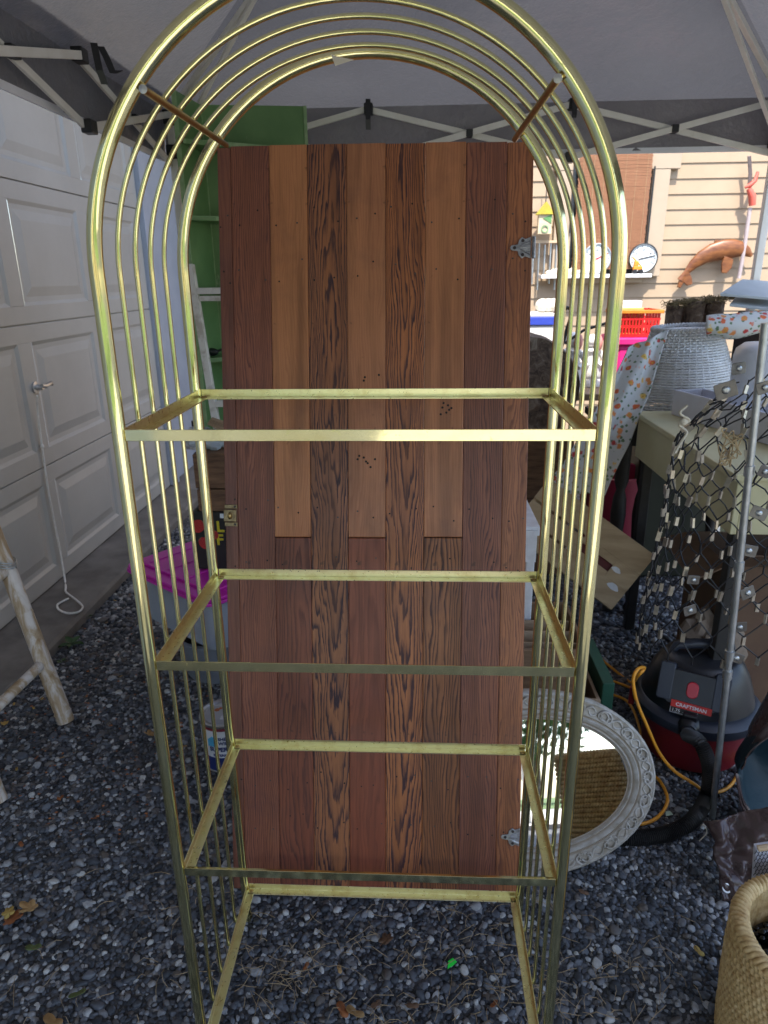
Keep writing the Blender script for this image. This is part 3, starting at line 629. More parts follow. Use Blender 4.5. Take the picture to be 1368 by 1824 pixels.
wallpanel(fl,bk,.02,zt,.016,'side_panel'); o,M,L=wallpanel(bk,rt,.02,zt-.0,.014,'back_panel')
MB(M).bx(L,L+.014,.02,zt,-.016,.004).build('end_strip',GEDGE,cs)
zs=[at(400,253,2.05).z,at(360,387,2.05).z,at(390,512,2.05).z,at(390,637,2.0).z,at(390,775,2.0).z,.6,.2]
for z in zs:
    fl2=fl+(bk-fl)*.06; q=[(fl2.x+.004,fl2.y),(fl2.x+.02,fl2.y-.004),(rt.x-.002,rt.y-.02),(rt.x-.002,rt.y-.002),(bk.x+.004,bk.y-.002)]
    s=MB().prism(q,z-.018,z).build('shelf_board',GRN,cs,bevel=.002)
    MB().bar(Vector((q[1][0]-.012,q[1][1]-.004,z-.008)),Vector((q[2][0],q[2][1]-.004,z-.008)),.004,.017).build('worn_edge',GEDGE,s)
# white frame leaning on it
OLDW=mat('old_white_paint',(.72,.70,.66),(.50,.46,.40),18,.6,bump=.15,amt=(.36,.5))
wf=thing('window_sash',at(395,790,1.84),'old white painted wooden sash frame leaning on the green shelf','frame')
a=at(341,485,1.90); b=at(386,758,1.84); dirv=(b-a).normalized(); a2=a-dirv*.03; b2=b+dirv*.10; ox=Vector((.42,.0,0))
MB().bar(a2,b2,.032,.028,up=(1,0,0)).build('stile',OLDW,wf,bevel=.002); MB().bar(a2+ox,b2+ox,.032,.028,up=(1,0,0)).build('stile',OLDW,wf,bevel=.002)
for py in (517,717):
    s=(py-485)/(758-485); p=a.lerp(b,s); MB().bar(p+Vector((.015,0,0)),p+ox-Vector((.015,0,0)),.040,.024).build('rail',OLDW,wf,bevel=.002)
p=a.lerp(b,(530-485)/273); MB().bar(p+Vector((.016,-.004,0)),p+ox-Vector((.016,.004,0)),.008,.020).build('glazing_bead',OLDW,wf)
# white post strip beside garage corner
c0=at(303,252,2.5)
tag(MB().bx(c0.x+.025,c0.x+.07,2.52,2.56,.0,2.2).build('timber_post',PINE,bevel=.003,origin=(c0.x+.05,2.54,0)),'bare timber post standing against the white canopy leg','post')
# dark ornament on green shelf
p=at(378,630,2.06); t=thing('iron_ornament',(p.x,p.y,zs[3]),'small dark iron ornament on the green corner shelf','ornament')
m=MB(); m.ball((p.x,p.y,zs[3]+.018),(.03,.015,.018),10,7); m.ball((p.x-.025,p.y,zs[3]+.035),(.010,.01,.012),8,6); m.tube([(p.x+.02,p.y,zs[3]+.02),(p.x+.05,p.y,zs[3]+.03),(p.x+.06,p.y,zs[3]+.012)],.006,6); m.build('body',BLACK,t,smooth=60)
# brown wood box and black strawberry crate, stacked
def oldwood(name,a,b): return mat(name,a,b,7,.8,stretch=(1,1,9),bump=.35,bscale=40,bdist=.004)
OW=oldwood('weathered_wood',(.25,.14,.075),(.11,.06,.035))
YB=1.60
def px_box(x0,x1,y0,y1,Y): a=at(x0,y0,Y); b=at(x1,y1,Y); return a.x,b.x,b.z,a.z
xa,xb,za,zb_=px_box(343,430,912,1012,YB); za=.485
sb_=thing('strawberry_crate',(xa,YB,za),'black wooden fruit crate with red strawberries and yellow lettering','crate')
BLK=mat('black_paint',(.010,.010,.011),(.02,.018,.016),18,.6)
MB().bx(xa,xb,YB,YB+.012,za,zb_).build('front_board',BLK,sb_,bevel=.002)
MB().bx(xa,xa+.012,YB+.012,YB+.20,za,zb_).bx(xb-.012,xb,YB+.012,YB+.20,za,zb_).bx(xa+.012,xb-.012,YB+.188,YB+.20,za,zb_).bx(xa+.012,xb-.012,YB+.012,YB+.188,za,za+.01).build('box_sides',BLK,sb_)
FS=lambda px,py: frame(at(px,py,YB-.0008),(1,0,0),(0,0,1),(0,-1,0))
SR=mat('strawberry_red',(.52,.03,.025),(.42,.02,.02),30,.5); SG=mat('print_green',(.05,.24,.12),None,30,.5); YL=mat('yellow_ink',(.72,.62,.02),None,30,.5)
def berry(px,py,s,a):
    F=FS(px,py)@Matrix.Rotation(a,4,'Z'); pol=[(math.cos(t)*s*(1-.18*math.sin(t)),math.sin(t)*s*1.12-.1*s) for t in [2*math.pi*k/22 for k in range(22)]]
    b=MB(F).prism(pol,0,.0012).build('strawberry_print',SR,sb_)
    lf=MB(F)
    for k in range(6):
        w=R(30+24*k); lf.prism([(math.cos(w-.25)*.1*s,s*.8+math.sin(w-.25)*.1*s),(math.cos(w)*s*.95,s*.75+math.sin(w)*s*.55),(math.cos(w+.25)*.1*s,s*.8+math.sin(w+.25)*.1*s)],.0013+.0001*k,.0016+.0001*k)
    lf.build('leaf_print',SG,b); sd_=MB(F)
    for k in range(16): sd_.prism([(x_+.0016*math.cos(j*1.57),y_+.0022*math.sin(j*1.57)) for j in range(4) for x_,y_ in [((k%4-1.5)*s*.36+(k//4%2)*s*.12,(k//4-2)*s*.36+s*.25)]],.0013,.0016)
    sd_.build('seed_print',INK,b)
berry(354,936,.027,R(-55)); berry(364,966,.025,R(50)); berry(382,952,.017,R(-10))
text('L',.064,FS(386,947),YL,sb_,bold=.002); text('F',.064,FS(386,970),YL,sb_,bold=.002)
xa2,xb2,za2,zb2=px_box(340,430,808,911,YB)
wb=thing('weathered_box',(xa2,YB,zb_),'weathered brown plank box stacked on the black strawberry crate','box')
zz=zb_+.003
hh=(zb2-zz)
for k,(z0,z1) in enumerate(((0,.38),(.40,.98))): MB().bx(xa2+(.004 if k else .008),xb2,YB+.002*k,YB+.016,zz+hh*z0,zz+hh*z1).build('plank',OW,wb,bevel=.003)
MB().bx(xa2+.01,xa2+.024,YB+.016,YB+.19,zz,zz+hh*.98).bx(xb2-.024,xb2-.01,YB+.016,YB+.19,zz,zz+hh*.98).bx(xa2+.024,xb2-.024,YB+.176,YB+.19,zz,zz+hh*.98).build('plank',OW,wb)
MB().bx(xa2+.01,xb2-.01,YB,YB+.20,zz+hh*.98,zz+hh*1.0).build('lid',OW,wb)
# crumpled clear bag and card scraps on the box
PLAS=G('clear_film'); PLAS.set(Base_Color=(.75,.82,.88),Roughness=.18); PLAS.b.inputs['Transmission Weight'].default_value=.5; PLAS.b.inputs['IOR'].default_value=1.2; PLAS=PLAS.m
def crumple(c,r,name,m,label,cat,seed,amp=.5,n=26,flat=.5):
    c=Vector(c); b=MB()
    def fn(u,v):
        a=2*math.pi*u;p=math.pi*(v*.98+.01); d=Vector((math.sin(p)*math.cos(a),math.sin(p)*math.sin(a),math.cos(p)))
        k=1+amp*noise.noise(d*1.8+Vector((seed,0,0)))+amp*.5*noise.noise(d*4.5+Vector((seed,3,0))); q=d*k
        return (c.x+q.x*r[0],c.y+q.y*r[1],max(c.z,c.z+r[2]*.6+q.z*r[2]))
    b.grid(fn,n,n//2,cu=True); return tag(b.build(name,m,smooth=28,origin=c),label,cat)
zt2=zz+hh
p=at(372,792,1.70); crumple((p.x,1.70,zt2),(.09,.06,.05),'plastic_bag',PLAS,'crumpled clear plastic bag lying on the weathered plank box','bag',2,.5,30)
p=at(395,760,1.66); m=MB()
for k in range(4): m.bx(-.06,.06,-.02,.02,-.001,.001,Matrix.Translation((p.x,1.66+.02*k,zt2+.085+.004*k))@Matrix.Rotation(R(-22+9*k),4,'Z')@Matrix.Rotation(R(20),4,'Y'))
tag(m.build('card_scraps',KRAFT,origin=(p.x,1.66,zt2)),'small stack of brown card strips on the weathered box','card')
# white jug in front of garage corner
p=at(350,780,1.68); p.y=1.68; jz=zt2+.002
t=thing('cleaner_jug',(p.x,p.y,jz),'white plastic jug with black cap on the weathered plank box','jug')
J=Matrix.Translation((p.x,p.y,jz)); MB().lathe([(0,0),(.030,0),(.033,.006),(.033,.06),(.024,.08),(.012,.088),(.012,.095)],24,J).build('body',mat('milky_plastic',(.62,.63,.62),None,20,.4),t,smooth=40)
MB().lathe([(.014,.092),(.014,.112),(0,.113)],16,J).build('cap',BLACK,t,smooth=40)
# pink lidded tote on a grey tub
LZ=.475
A_=gr(219,1002,LZ); B_=gr(371,1070,LZ); ex=(B_-A_); LL=ex.length; ex=ex/LL; ey=Vector((-ex.y,ex.x,0)); Wd_=.42
TF=frame((A_.x,A_.y,0),ex,ey,(0,0,1))
tt=thing('storage_tote',(A_+ex*LL/2+ey*.2),'clear plastic storage tote with bright magenta lid standing on a grey tub','tote')
MAG=mat('magenta_plastic',(.62,.02,.42),(.52,.015,.36),6,.35)
def rr(x0,x1,y0,y1,r,n=5):
    out=[]
    for cx,cy,a0 in ((x1-r,y1-r,0),(x0+r,y1-r,90),(x0+r,y0+r,180),(x1-r,y0+r,270)):
        for k in range(n+1): a=R(a0+90*k/n); out.append((cx+r*math.cos(a),cy+r*math.sin(a)))
    return out
lid=MB(TF).prism(rr(0,LL,0,Wd_,.05),LZ-.022,LZ-.008).prism(rr(-.006,LL+.006,-.006,Wd_+.006,.055),LZ-.036,LZ-.0225).build('lid',MAG,tt,bevel=.004)
MB(TF).prism(rr(.05,LL-.05,.05,Wd_-.05,.04),LZ-.0079,LZ+.003).build('lid_panel',MAG,lid,bevel=.004)
for k in range(4): MB(TF).bx(.10+k*(LL-.2)/3-.008,.10+k*(LL-.2)/3+.008,.07,Wd_-.07,LZ+.0031,LZ+.007).build('lid_rib',MAG,lid,bevel=.002)
g_=G('cloudy_plastic'); g_.set(Base_Color=(.80,.86,.95),Roughness=.25); g_.b.inputs['Transmission Weight'].default_value=.7; g_.b.inputs['IOR'].default_value=1.25; CLOUD=g_.m
def walls(pl0,z0,pl1,z1,F):
    n=len(pl0); vs=[(x,y,z0) for x,y in pl0]+[(x,y,z1) for x,y in pl1]; m=MB(F); m.add(vs,[(i,(i+1)%n,n+(i+1)%n,n+i) for i in range(n)]+[tuple(range(n))[::-1]]); return m
walls(rr(.05,LL-.05,.05,Wd_-.05,.05),.212,rr(.012,LL-.012,.012,Wd_-.012,.05),LZ-.037,TF).build('body',CLOUD,tt,solid=.003,smooth=40)
BAGW=mat('white_film_bag',(.70,.76,.86),(.58,.65,.76),8,.4,bump=.3,bscale=14,bdist=.02)
for k,(u,v,s) in enumerate(((.25,.2,.11),(.5,.16,.10),(.5,.3,.11),(.3,.33,.10))):
    c=TF@Vector((u*LL/.75+.02,v,.218)); crumple(c,(s,s*.8,.10),'bagged_contents',BAGW if k!=1 else mat('lilac_film',(.42,.36,.48),(.30,.26,.36),8,.4,bump=.3,bscale=14,bdist=.02),('pale blue bag bulging at the %s of the clear tote'%('garage end','','far side','middle')[k]) if k!=1 else 'lilac plastic bundle inside the clear tote','bag',k*5+1,.4,30)
GREYP=mat('grey_plastic',(.19,.21,.24),(.15,.165,.19),10,.5)
tubc=TF@Vector((LL*.62,.2,0)); tb=thing('grey_tub',(tubc.x,tubc.y,.0),'grey plastic tub under the magenta lidded tote','tub')
MB().lathe([(0,.018),(.155,.018),(.185,.20),(.198,.20),(.198,.208),(.178,.208),(.15,.03),(0,.03)],36,Matrix.Translation((tubc.x,tubc.y,0))).build('body',GREYP,tb,smooth=40)
# paint can
pc_=Vector((-.578,1.01,0)); cr,ch=.083,.192; z0=.014
pc=thing('paint_can',pc_,'opened metal paint can with blue and white label on the gravel','paint can')
CF=Matrix.Translation((pc_.x,pc_.y,z0))
MB().lathe([(0,.0),(cr,.0),(cr,.004),(cr-.002,.006),(cr-.002,ch-.012),(cr+.001,ch-.009),(cr+.001,ch-.002),(cr-.004,ch),(cr-.010,ch-.004),(cr-.012,ch-.010),(cr-.016,ch-.010)],44,CF).build('can_body',STEEL,pc,smooth=40)
MB().lathe([(cr-.016,ch-.009),(cr-.018,ch-.006),(cr-.026,ch-.008),(0,ch-.008)],40,CF).build('lid',mat('painted_lid',(.50,.52,.55),(.38,.40,.43),12,.35,.5),pc,smooth=40)
LBW=mat('label_white',(.75,.76,.78),None,10,.45); LBB=mat('label_navy',(.02,.035,.16),None,10,.45); LBC=mat('label_cyan',(.10,.45,.70),None,10,.45); LBR=mat('label_maroon',(.25,.03,.05),None,10,.45)
lb=MB().lathe([(cr-.0014,.062),(cr-.0014,ch-.016)],44,CF).build('paper_label',LBW,pc,smooth=40)
MB().lathe([(cr-.0012,.007),(cr-.0012,.062)],44,CF).build('navy_band',LBB,lb,smooth=40); MB().lathe([(cr-.0010,ch-.024),(cr-.0010,ch-.014)],44,CF).build('maroon_band',LBR,lb,smooth=40)
tow=math.atan2(CAM.y-pc_.y,CAM.x-pc_.x)
def canF(da,z):
    a=tow+da; n=Vector((math.cos(a),math.sin(a),0)); x=Vector((-math.sin(a),math.cos(a),0)); return frame(Vector((pc_.x,pc_.y,z0+z))+n*(cr-.0010),x,(0,0,1),n)
MB(canF(-.62,.125)).prism([(-.017,-.018),(.017,-.018),(.017,.008),(0,.022),(-.017,.008)],-.0025,.0009).build('house_emblem',LBC,lb)
text('SHERWIN',.017,canF(.08,.132),LBB,lb,wrap=cr,align='CENTER',bold=.0006); text('WILLIAMS',.017,canF(.10,.115),LBB,lb,wrap=cr,align='CENTER',bold=.0006)
text('SUPERRIGID',.023,canF(-.02,.088),LBB,lb,wrap=cr,align='CENTER',bold=.0010); text('EXTERIOR PAINT',.013,canF(-.02,.068),LBB,lb,wrap=cr,align='CENTER',bold=.0006)
MB(CF).bx(-.005,.045,-.035,-.015,ch-.0075,ch-.006).build('lid_sticker',LBW,pc)
MB().tube([Vector((pc_.x,pc_.y,z0))+Vector((cr*1.02*math.cos(t),-.012-.03*math.sin(t),ch-.03+.085*math.sin(t))) for t in [math.pi*k/20 for k in range(21)]],.0016,6).build('wire_bail',STEEL,pc,smooth=60)
RUSTP=mat('paint_drips',(.45,.13,.04),None,20,.5); m=MB()
for (x,y,s) in ((-.03,.02,.010),(-.02,.03,.007),(.0,.045,.008),(-.04,-.005,.005)): m.lathe([(s,ch-.0078),(s*.6,ch-.006),(0,ch-.0058)],8,CF@Matrix.Translation((x,y,0)))
m.build('dried_paint',RUSTP,pc)
# ---------------------------------------------------------------- right side
# oval mirror
ya=R(7); al=R(21); hN=Vector((math.sin(ya),-math.cos(ya),0)); mx_=Vector((math.cos(ya),math.sin(ya),0)); mn=hN*math.cos(al)+Vector((0,0,math.sin(al))); mt_=-hN*math.sin(al)+Vector((0,0,math.cos(al)))
ma,mb_=.365,.262; mo=Vector((.430,.530,.014)); mc=mo+mt_*mb_
MF=frame(mc,mx_,mt_,mn)
mi=thing('oval_mirror',mo,'oval mirror in an ornate whitewashed frame leaning low on the gravel','mirror')
g_=G('mirror_glass'); g_.set(Base_Color=(.90,.92,.92),Metallic=1.0,Roughness=.015); MIRR=g_.m
def ov(prof,n=96,fn=None):
    vs=[]
    for (d,h) in prof:
        for k in range(n):
            a=2*math.pi*k/n; hh_=h+(fn(a,d) if fn else 0); vs.append(((ma-d)*math.cos(a),(mb_-d)*math.sin(a),hh_))
    m=len(prof); return vs,[(i*n+k,i*n+(k+1)%n,(i+1)*n+(k+1)%n,(i+1)*n+k) for i in range(m-1) for k in range(n)]
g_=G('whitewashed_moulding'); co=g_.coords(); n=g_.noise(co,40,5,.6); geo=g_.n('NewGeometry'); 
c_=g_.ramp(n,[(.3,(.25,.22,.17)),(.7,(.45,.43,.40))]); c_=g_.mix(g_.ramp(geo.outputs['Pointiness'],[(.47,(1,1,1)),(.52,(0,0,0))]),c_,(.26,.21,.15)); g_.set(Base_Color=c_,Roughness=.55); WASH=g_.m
vs_,fs_=ov([(.0,-.030),(.0,.000),(.003,.006),(.008,.009),(.012,.006),(.046,.010),(.050,.006),(.056,.012),(.063,.008),(.068,.002),(.073,.004),(.078,-.004),(.082,-.004)])
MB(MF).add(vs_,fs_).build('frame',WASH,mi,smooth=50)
vs_,fs_=ov([(.080,-.005),(.36,-.005)]); n=96; g2=MB(MF).add([((ma-.079)*math.cos(2*math.pi*k/n),(mb_-.079)*math.sin(2*math.pi*k/n),-.0045) for k in range(n)],[tuple(range(n))]).build('glass',MIRR,mi)
vs_=[(ma*math.cos(2*math.pi*k/n)*.99,mb_*math.sin(2*math.pi*k/n)*.99,-.029) for k in range(n)]; MB(MF).add(vs_,[tuple(range(n))]).build('backing',KRAFT,mi)
# carved scrolls round the moulding
def scroll(a,flip,s):
    c=Vector(((ma-.029)*math.cos(a),(mb_-.029)*math.sin(a),.009)); t=Vector((-(ma)*math.sin(a),mb_*math.cos(a),0)).normalized(); nn=Vector((t.y,-t.x,0)); out=MB(MF)
    pts=[];rs=[]
    for k in range(26):
        u=k/25; w=u*2.6*math.pi; r=.016*s*(1-u*.82); q=c+t*(r*math.cos(w)+.018*s*(1-u))*flip+nn*(r*math.sin(w)); pts.append(q+Vector((0,0,.002)));rs.append(.0034*s*(1-.5*u))
    out.tube(pts,rs,6); pts=[c+t*flip*(-.004-.03*s*u)+nn*(.012*math.sin(u*3.0)*flip) for u in [k/8 for k in range(9)]]
    out.tube(pts,[.0036*s*(1-.7*abs(k/8-.4)) for k in range(9)],6); 
    for j in range(3):
        q=c+t*flip*(.012+.007*j)-nn*.011; out.ball(q+Vector((0,0,.001)),(.0045*s,.0045*s,.003),8,5)
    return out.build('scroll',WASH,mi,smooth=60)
per=44
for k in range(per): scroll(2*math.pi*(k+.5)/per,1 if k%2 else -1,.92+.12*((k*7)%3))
# wooden drawer boxes behind the mirror
def openbox(t,x0,x1,y0,y1,z0,z1,m,th=.012,name='side_board'):
    MB().bx(x0,x1,y0,y0+th,z0,z1).build(name,m,t,bevel=.002); MB().bx(x0,x1,y1-th,y1,z0,z1).build(name,m,t,bevel=.002)
    MB().bx(x0,x0+th,y0+th+.0005,y1-th-.0005,z0,z1-.001).build(name,m,t,bevel=.002); MB().bx(x1-th,x1,y0+th+.0005,y1-th-.0005,z0,z1-.001).build(name,m,t,bevel=.002)
    MB().bx(x0+th+.0005,x1-th-.0005,y0+th+.0005,y1-th-.0005,z0+.004,z0+.012).build('bottom_board',m,t)
DRW=mat('drawer_wood',(.48,.36,.24),(.34,.24,.15),6,.6,stretch=(1,1,10),bump=.1)
t=thing('wooden_drawer',(.52,1.16,.014),'open wooden drawer box standing behind the oval mirror','drawer'); openbox(t,.36,.700,.985,1.34,.014,.295,DRW)
for k in range(3): MB().bx(.373,.687,1.06+.08*k,1.068+.08*k,.06,.25).build('divider',DRW,t)
t=thing('divided_tray',(.52,1.2,.30),'brown divided wooden tray stacked on the drawer behind the mirror','tray'); openbox(t,.34,.655,1.02,1.38,.298,.46,mat('brown_tray_wood',(.26,.16,.09),(.16,.095,.05),7,.65,stretch=(1,1,8),bump=.1))
for k in range(3): MB().bx(.36,.64,1.10+.08*k,1.107+.08*k,.32,.44).build('divider',DRW,t)
DG=mat('dark_green_paint',(.02,.10,.06),(.015,.075,.045),10,.55)
tag(MB().bx(.706,.745,1.0,1.30,.012,.35).build('green_plank',DG,bevel=.003,origin=(.72,1.15,.012)),'dark green painted plank standing against the wooden drawer','plank')
# white chair behind the door
wc_=at(955,965,1.30); t=thing('white_chair',(wc_.x-.1,1.45,0),'white painted wooden chair half hidden behind the plank door','chair')
sx1=at(962,900,1.28).x; sz=at(950,935,1.30).z-.0
WCH=mat('white_chair_paint',(.74,.76,.80),(.62,.63,.66),20,.5,bump=.1)
MB().bx(sx1-.40,sx1+.006,1.28,1.66,sz-.035,sz-.0).build('seat',WCH,t,bevel=.004); MB().bx(sx1-.39,sx1-.004,1.272,1.279,sz-.13,sz-.012).build('apron',WCH,t)
ztp=at(962,795,1.62).z
for x in (sx1-.02,sx1-.38):
    MB().bar((x,1.645,.012),(x,1.66,ztp),.030,.026).build('rear_post',WCH,t,bevel=.003); MB().bar((x,1.30,.012),(x,1.30,sz-.036),.030,.030).build('leg',WCH,t,bevel=.003)
for z in (ztp-.03,ztp-.16): MB().bar((sx1-.37,1.655,z),(sx1-.03,1.655,z),.022,.032).build('back_rail',WCH,t,bevel=.003)
# tan crate with slot
c1=at(978,852,1.95); c2=at(1168,990,1.72); c4=at(955,1000,1.80); c3=at(1105,1082,1.66)
ct_=thing('slotted_crate',gr(1100,1082,0.02),'pale wooden slatted crate tipped up in the shade with a cut hand slot','crate')
CRW=mat('crate_wood',(.46,.34,.20),(.34,.24,.13),5,.65,stretch=(1,1,6),bump=.08)
ex_=(c2-c1); LX=ex_.length; ex_/=LX; dn_=((c4-c1)+(c3-c2))/2; dn_=(dn_-ex_*dn_.dot(ex_)); HH=dn_.length; dn_/=HH; nn_=ex_.cross(dn_)
if nn_.y<0: nn_=-nn_
CFm=frame(c1,ex_,dn_,nn_)
gaps=[(0,.36),(.40,.66),(.70,1.0)]
for i,(a,b) in enumerate(gaps):
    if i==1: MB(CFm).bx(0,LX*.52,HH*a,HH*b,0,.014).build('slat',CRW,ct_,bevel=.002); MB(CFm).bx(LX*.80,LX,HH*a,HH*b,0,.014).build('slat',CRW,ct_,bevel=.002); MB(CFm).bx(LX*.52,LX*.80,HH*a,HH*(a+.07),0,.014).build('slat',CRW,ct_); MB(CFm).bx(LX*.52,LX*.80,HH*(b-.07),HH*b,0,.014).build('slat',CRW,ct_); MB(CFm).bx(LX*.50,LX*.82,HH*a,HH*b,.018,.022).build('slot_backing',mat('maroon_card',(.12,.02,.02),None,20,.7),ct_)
    else: MB(CFm).bx(0,LX,HH*a,HH*b,0,.014).build('slat',CRW,ct_,bevel=.002)
MB(CFm).bx(LX*.50,LX*.98,HH*.358,HH*.402,.001,.013).bx(LX*.5,LX*.98,HH*.658,HH*.702,.001,.013).build('slat',CRW,ct_)
MB(CFm).bx(LX-.016,LX,0,HH,.015,.26).bx(0,.016,0,HH,.015,.26).bx(.016,LX-.016,HH-.014,HH,.022,.26).build('end_board',CRW,ct_)
for (px,py,r) in ((1098,1015,.016),(1092,1045,.020)):
    d=ray(px,py); k=(c1-CAM).dot(nn_)/d.dot(nn_); q=CFm.inverted()@(CAM+d*k); MB(CFm).prism([(q.x+r*1.3*math.cos(a)*(1+.2*math.sin(3*a)),q.y+r*.7*math.sin(a)) for a in [2*math.pi*j/14 for j in range(14)]],-.0012,-.0002).build('paint_splash',LBW,ct_)
# black table with turned legs, red tub below
t=thing('black_table',(1.3,2.5,0),'black table with turned legs behind the wire mesh','table')
MB().bx(.93,1.68,2.14,2.50,.965,1.0).build('top',BLK,t,bevel=.004); MB().bx(.97,1.66,2.18,2.48,.87,.964).build('apron',BLK,t)
tp=[(.024,.0),(.030,.01),(.030,.03),(.018,.05),(.026,.09),(.034,.14),(.030,.22),(.020,.27),(.028,.30),(.020,.33),(.030,.42),(.036,.52),(.030,.60),(.020,.64),(.032,.68),(.032,.875)]
for x,y in ((1.06,2.20),(1.16,2.19),(1.62,2.2),(1.62,2.46),(1.02,2.46)): MB().lathe(tp,20,Matrix.Translation((x,y,.012))).build('leg',BLK,t,smooth=40)
p=at(1110,900,2.42); t=thing('red_tub',(p.x,2.75,0),'dark red plastic tub on the ground behind the black table legs','tub')
zt_=at(1100,838,2.75).z; RT=mat('crimson_plastic',(.30,.02,.05),(.24,.015,.04),8,.4); MB().lathe([(0,.02),(.15,.02),(.19,zt_-.02),(.205,zt_-.02),(.205,zt_),(.18,zt_),(.14,.04),(0,.04)],30,Matrix.Translation((p.x+.04,2.75,0))).build('body',RT,t,smooth=40)
t=thing('dark_filler_box',(1.6,2.7,0),'added dark olive box closing off the bright ground behind the black table','trunk'); OLV=mat('olive_paint',(.03,.035,.02),None,8,.6); MB().bx(1.33,2.0,2.62,2.98,.012,.70).build('body',OLV,t,bevel=.01); MB().bx(1.32,2.01,2.61,2.99,.7005,.80).build('lid',OLV,t,bevel=.01)  # dark box added to block sunlit ground seen between the table legs
# pale yellow desk
YEL=mat('pale_yellow_paint',(.60,.56,.34),(.54,.50,.29),6,.5,bump=.04)
t=thing('yellow_desk',(1.35,1.55,0),'pale yellow painted desk with deep apron behind the wire mesh','desk')
x0=at(1140,735,2.05).x; YD0,YD1=1.06,2.06; zt=1.055
MB().bx(x0-.02,1.78,YD0-.02,YD1+.01,zt-.022,zt).build('top',YEL,t,bevel=.004)
MB().bx(x0,x0+.02,YD0,YD1,zt-.20,zt-.0225).build('end_panel',YEL,t,bevel=.003); MB().bx(x0+.02,1.76,YD0,YD0+.02,zt-.20,zt-.0225).build('front_panel',YEL,t,bevel=.003); MB().bx(1.74,1.76,YD0+.02,YD1,zt-.20,zt-.0225).bx(x0+.02,1.74,YD1-.02,YD1,zt-.2,zt-.0225).build('back_panel',YEL,t)
MB().bx(x0+.30,1.66,YD0-.008,YD0-.0005,zt-.175,zt-.045).build('drawer_front',YEL,t,bevel=.003)
for x,y in ((x0+.045,YD1-.045),(1.715,YD1-.045),(1.715,YD0+.045),(x0+.045,YD0+.045)): MB().bx(x-.022,x+.022,y-.022,y+.022,.012,zt-.201).build('leg',BLK,t,bevel=.004)
LAV=mat('lavender_white',(.66,.66,.72),(.58,.57,.62),8,.55)
t=thing('loose_drawer',(1.25,1.6,zt),'long narrow white wooden drawer lying on the pale yellow desk','tray')  # open white drawer lying loose on the desk top
qa=at(1195,690,2.02); dM=rotz((qa.x,1.98,zt+.002),R(-76)); 
for (a,b,c,d) in ((0,.82,0,.012),(0,.82,.128,.14),(0,.012,.0125,.1275),(.808,.82,.0125,.1275)): MB(dM).bx(a,b,c,d,0,.105).build('side_board',LAV,t,bevel=.002)
MB(dM).bx(.0125,.8075,.0125,.1275,.004,.012).build('bottom_board',LAV,t)
q=at(1352,680,1.75); t=thing('white_tub',(q.x+.02,1.75,zt),'round white plastic tub on the pale yellow desk','tub')
WT=mat('white_plastic',(.70,.74,.82),(.66,.70,.78),8,.35); zz_=at(1340,612,1.75).z-zt
MB().lathe([(0,.001),(.115,.001),(.125,.02),(.132,zz_-.05),(.125,zz_-.02),(.10,zz_),(0,zz_+.004)],40,Matrix.Translation((q.x+.03,1.75,zt))).build('body',WT,t,smooth=45)
# wicker shade
WK=mat('white_wicker',(.74,.76,.78),(.58,.58,.57),30,.55,bump=.2,bscale=120)
wcx,wcy,wz=1.335,2.32,1.003; wh=.385
t=thing('wicker_basket',(wcx,wcy,wz),'tapered white wicker basket upturned on the black table','basket')
ns=44; rows=34
def wr(h): return .262-.10*h-.02*h*h
m=MB()
for j in range(rows):
    h=(j+.5)/rows; npt=ns*2; m.tube([((wr(h)+.0035*(1 if (k//1+j)%2 else -1))*math.cos(2*math.pi*k/npt),(wr(h)+.0035*(1 if (k+j)%2 else -1))*math.sin(2*math.pi*k/npt),h*wh) for k in range(npt)],.0056,5,closed=True)
mm=MB(Matrix.Translation((wcx,wcy,wz))@Matrix.Rotation(R(-3),4,'Y')); mm.add(m.v,m.f); mm.build('weavers',WK,t,smooth=60)
m=MB(Matrix.Translation((wcx,wcy,wz))@Matrix.Rotation(R(-3),4,'Y'))
for k in range(ns): a=2*math.pi*(k+.5)/ns; m.tube([(wr(h)*math.cos(a),wr(h)*math.sin(a),h*wh) for h in (0.0,.25,.5,.75,1.0)],.0036,5)
m.build('stakes',WK,t,smooth=60)
m=MB(Matrix.Translation((wcx,wcy,wz))@Matrix.Rotation(R(-3),4,'Y'))
for ph in (0,math.pi): m.tube([((wr(1)+.007*math.cos(30*a+ph))*math.cos(a),(wr(1)+.007*math.cos(30*a+ph))*math.sin(a),wh+.004+.007*math.sin(30*a+ph)) for a in [2*math.pi*k/240 for k in range(240)]],.005,5,closed=True)
for ph in (0,math.pi): m.tube([((wr(0)+.006*math.cos(36*a+ph))*math.cos(a),(wr(0)+.006*math.cos(36*a+ph))*math.sin(a),.008+.006*math.sin(36*a+ph)) for a in [2*math.pi*k/240 for k in range(240)]],.0045,5,closed=True)
m.build('braided_rim',WK,t,smooth=60)
MB(Matrix.Translation((wcx,wcy,wz))@Matrix.Rotation(R(-3),4,'Y')).lathe([(wr(1)-.008,wh-.004),(0,wh-.004)],40).build('top_weave',WK,t)
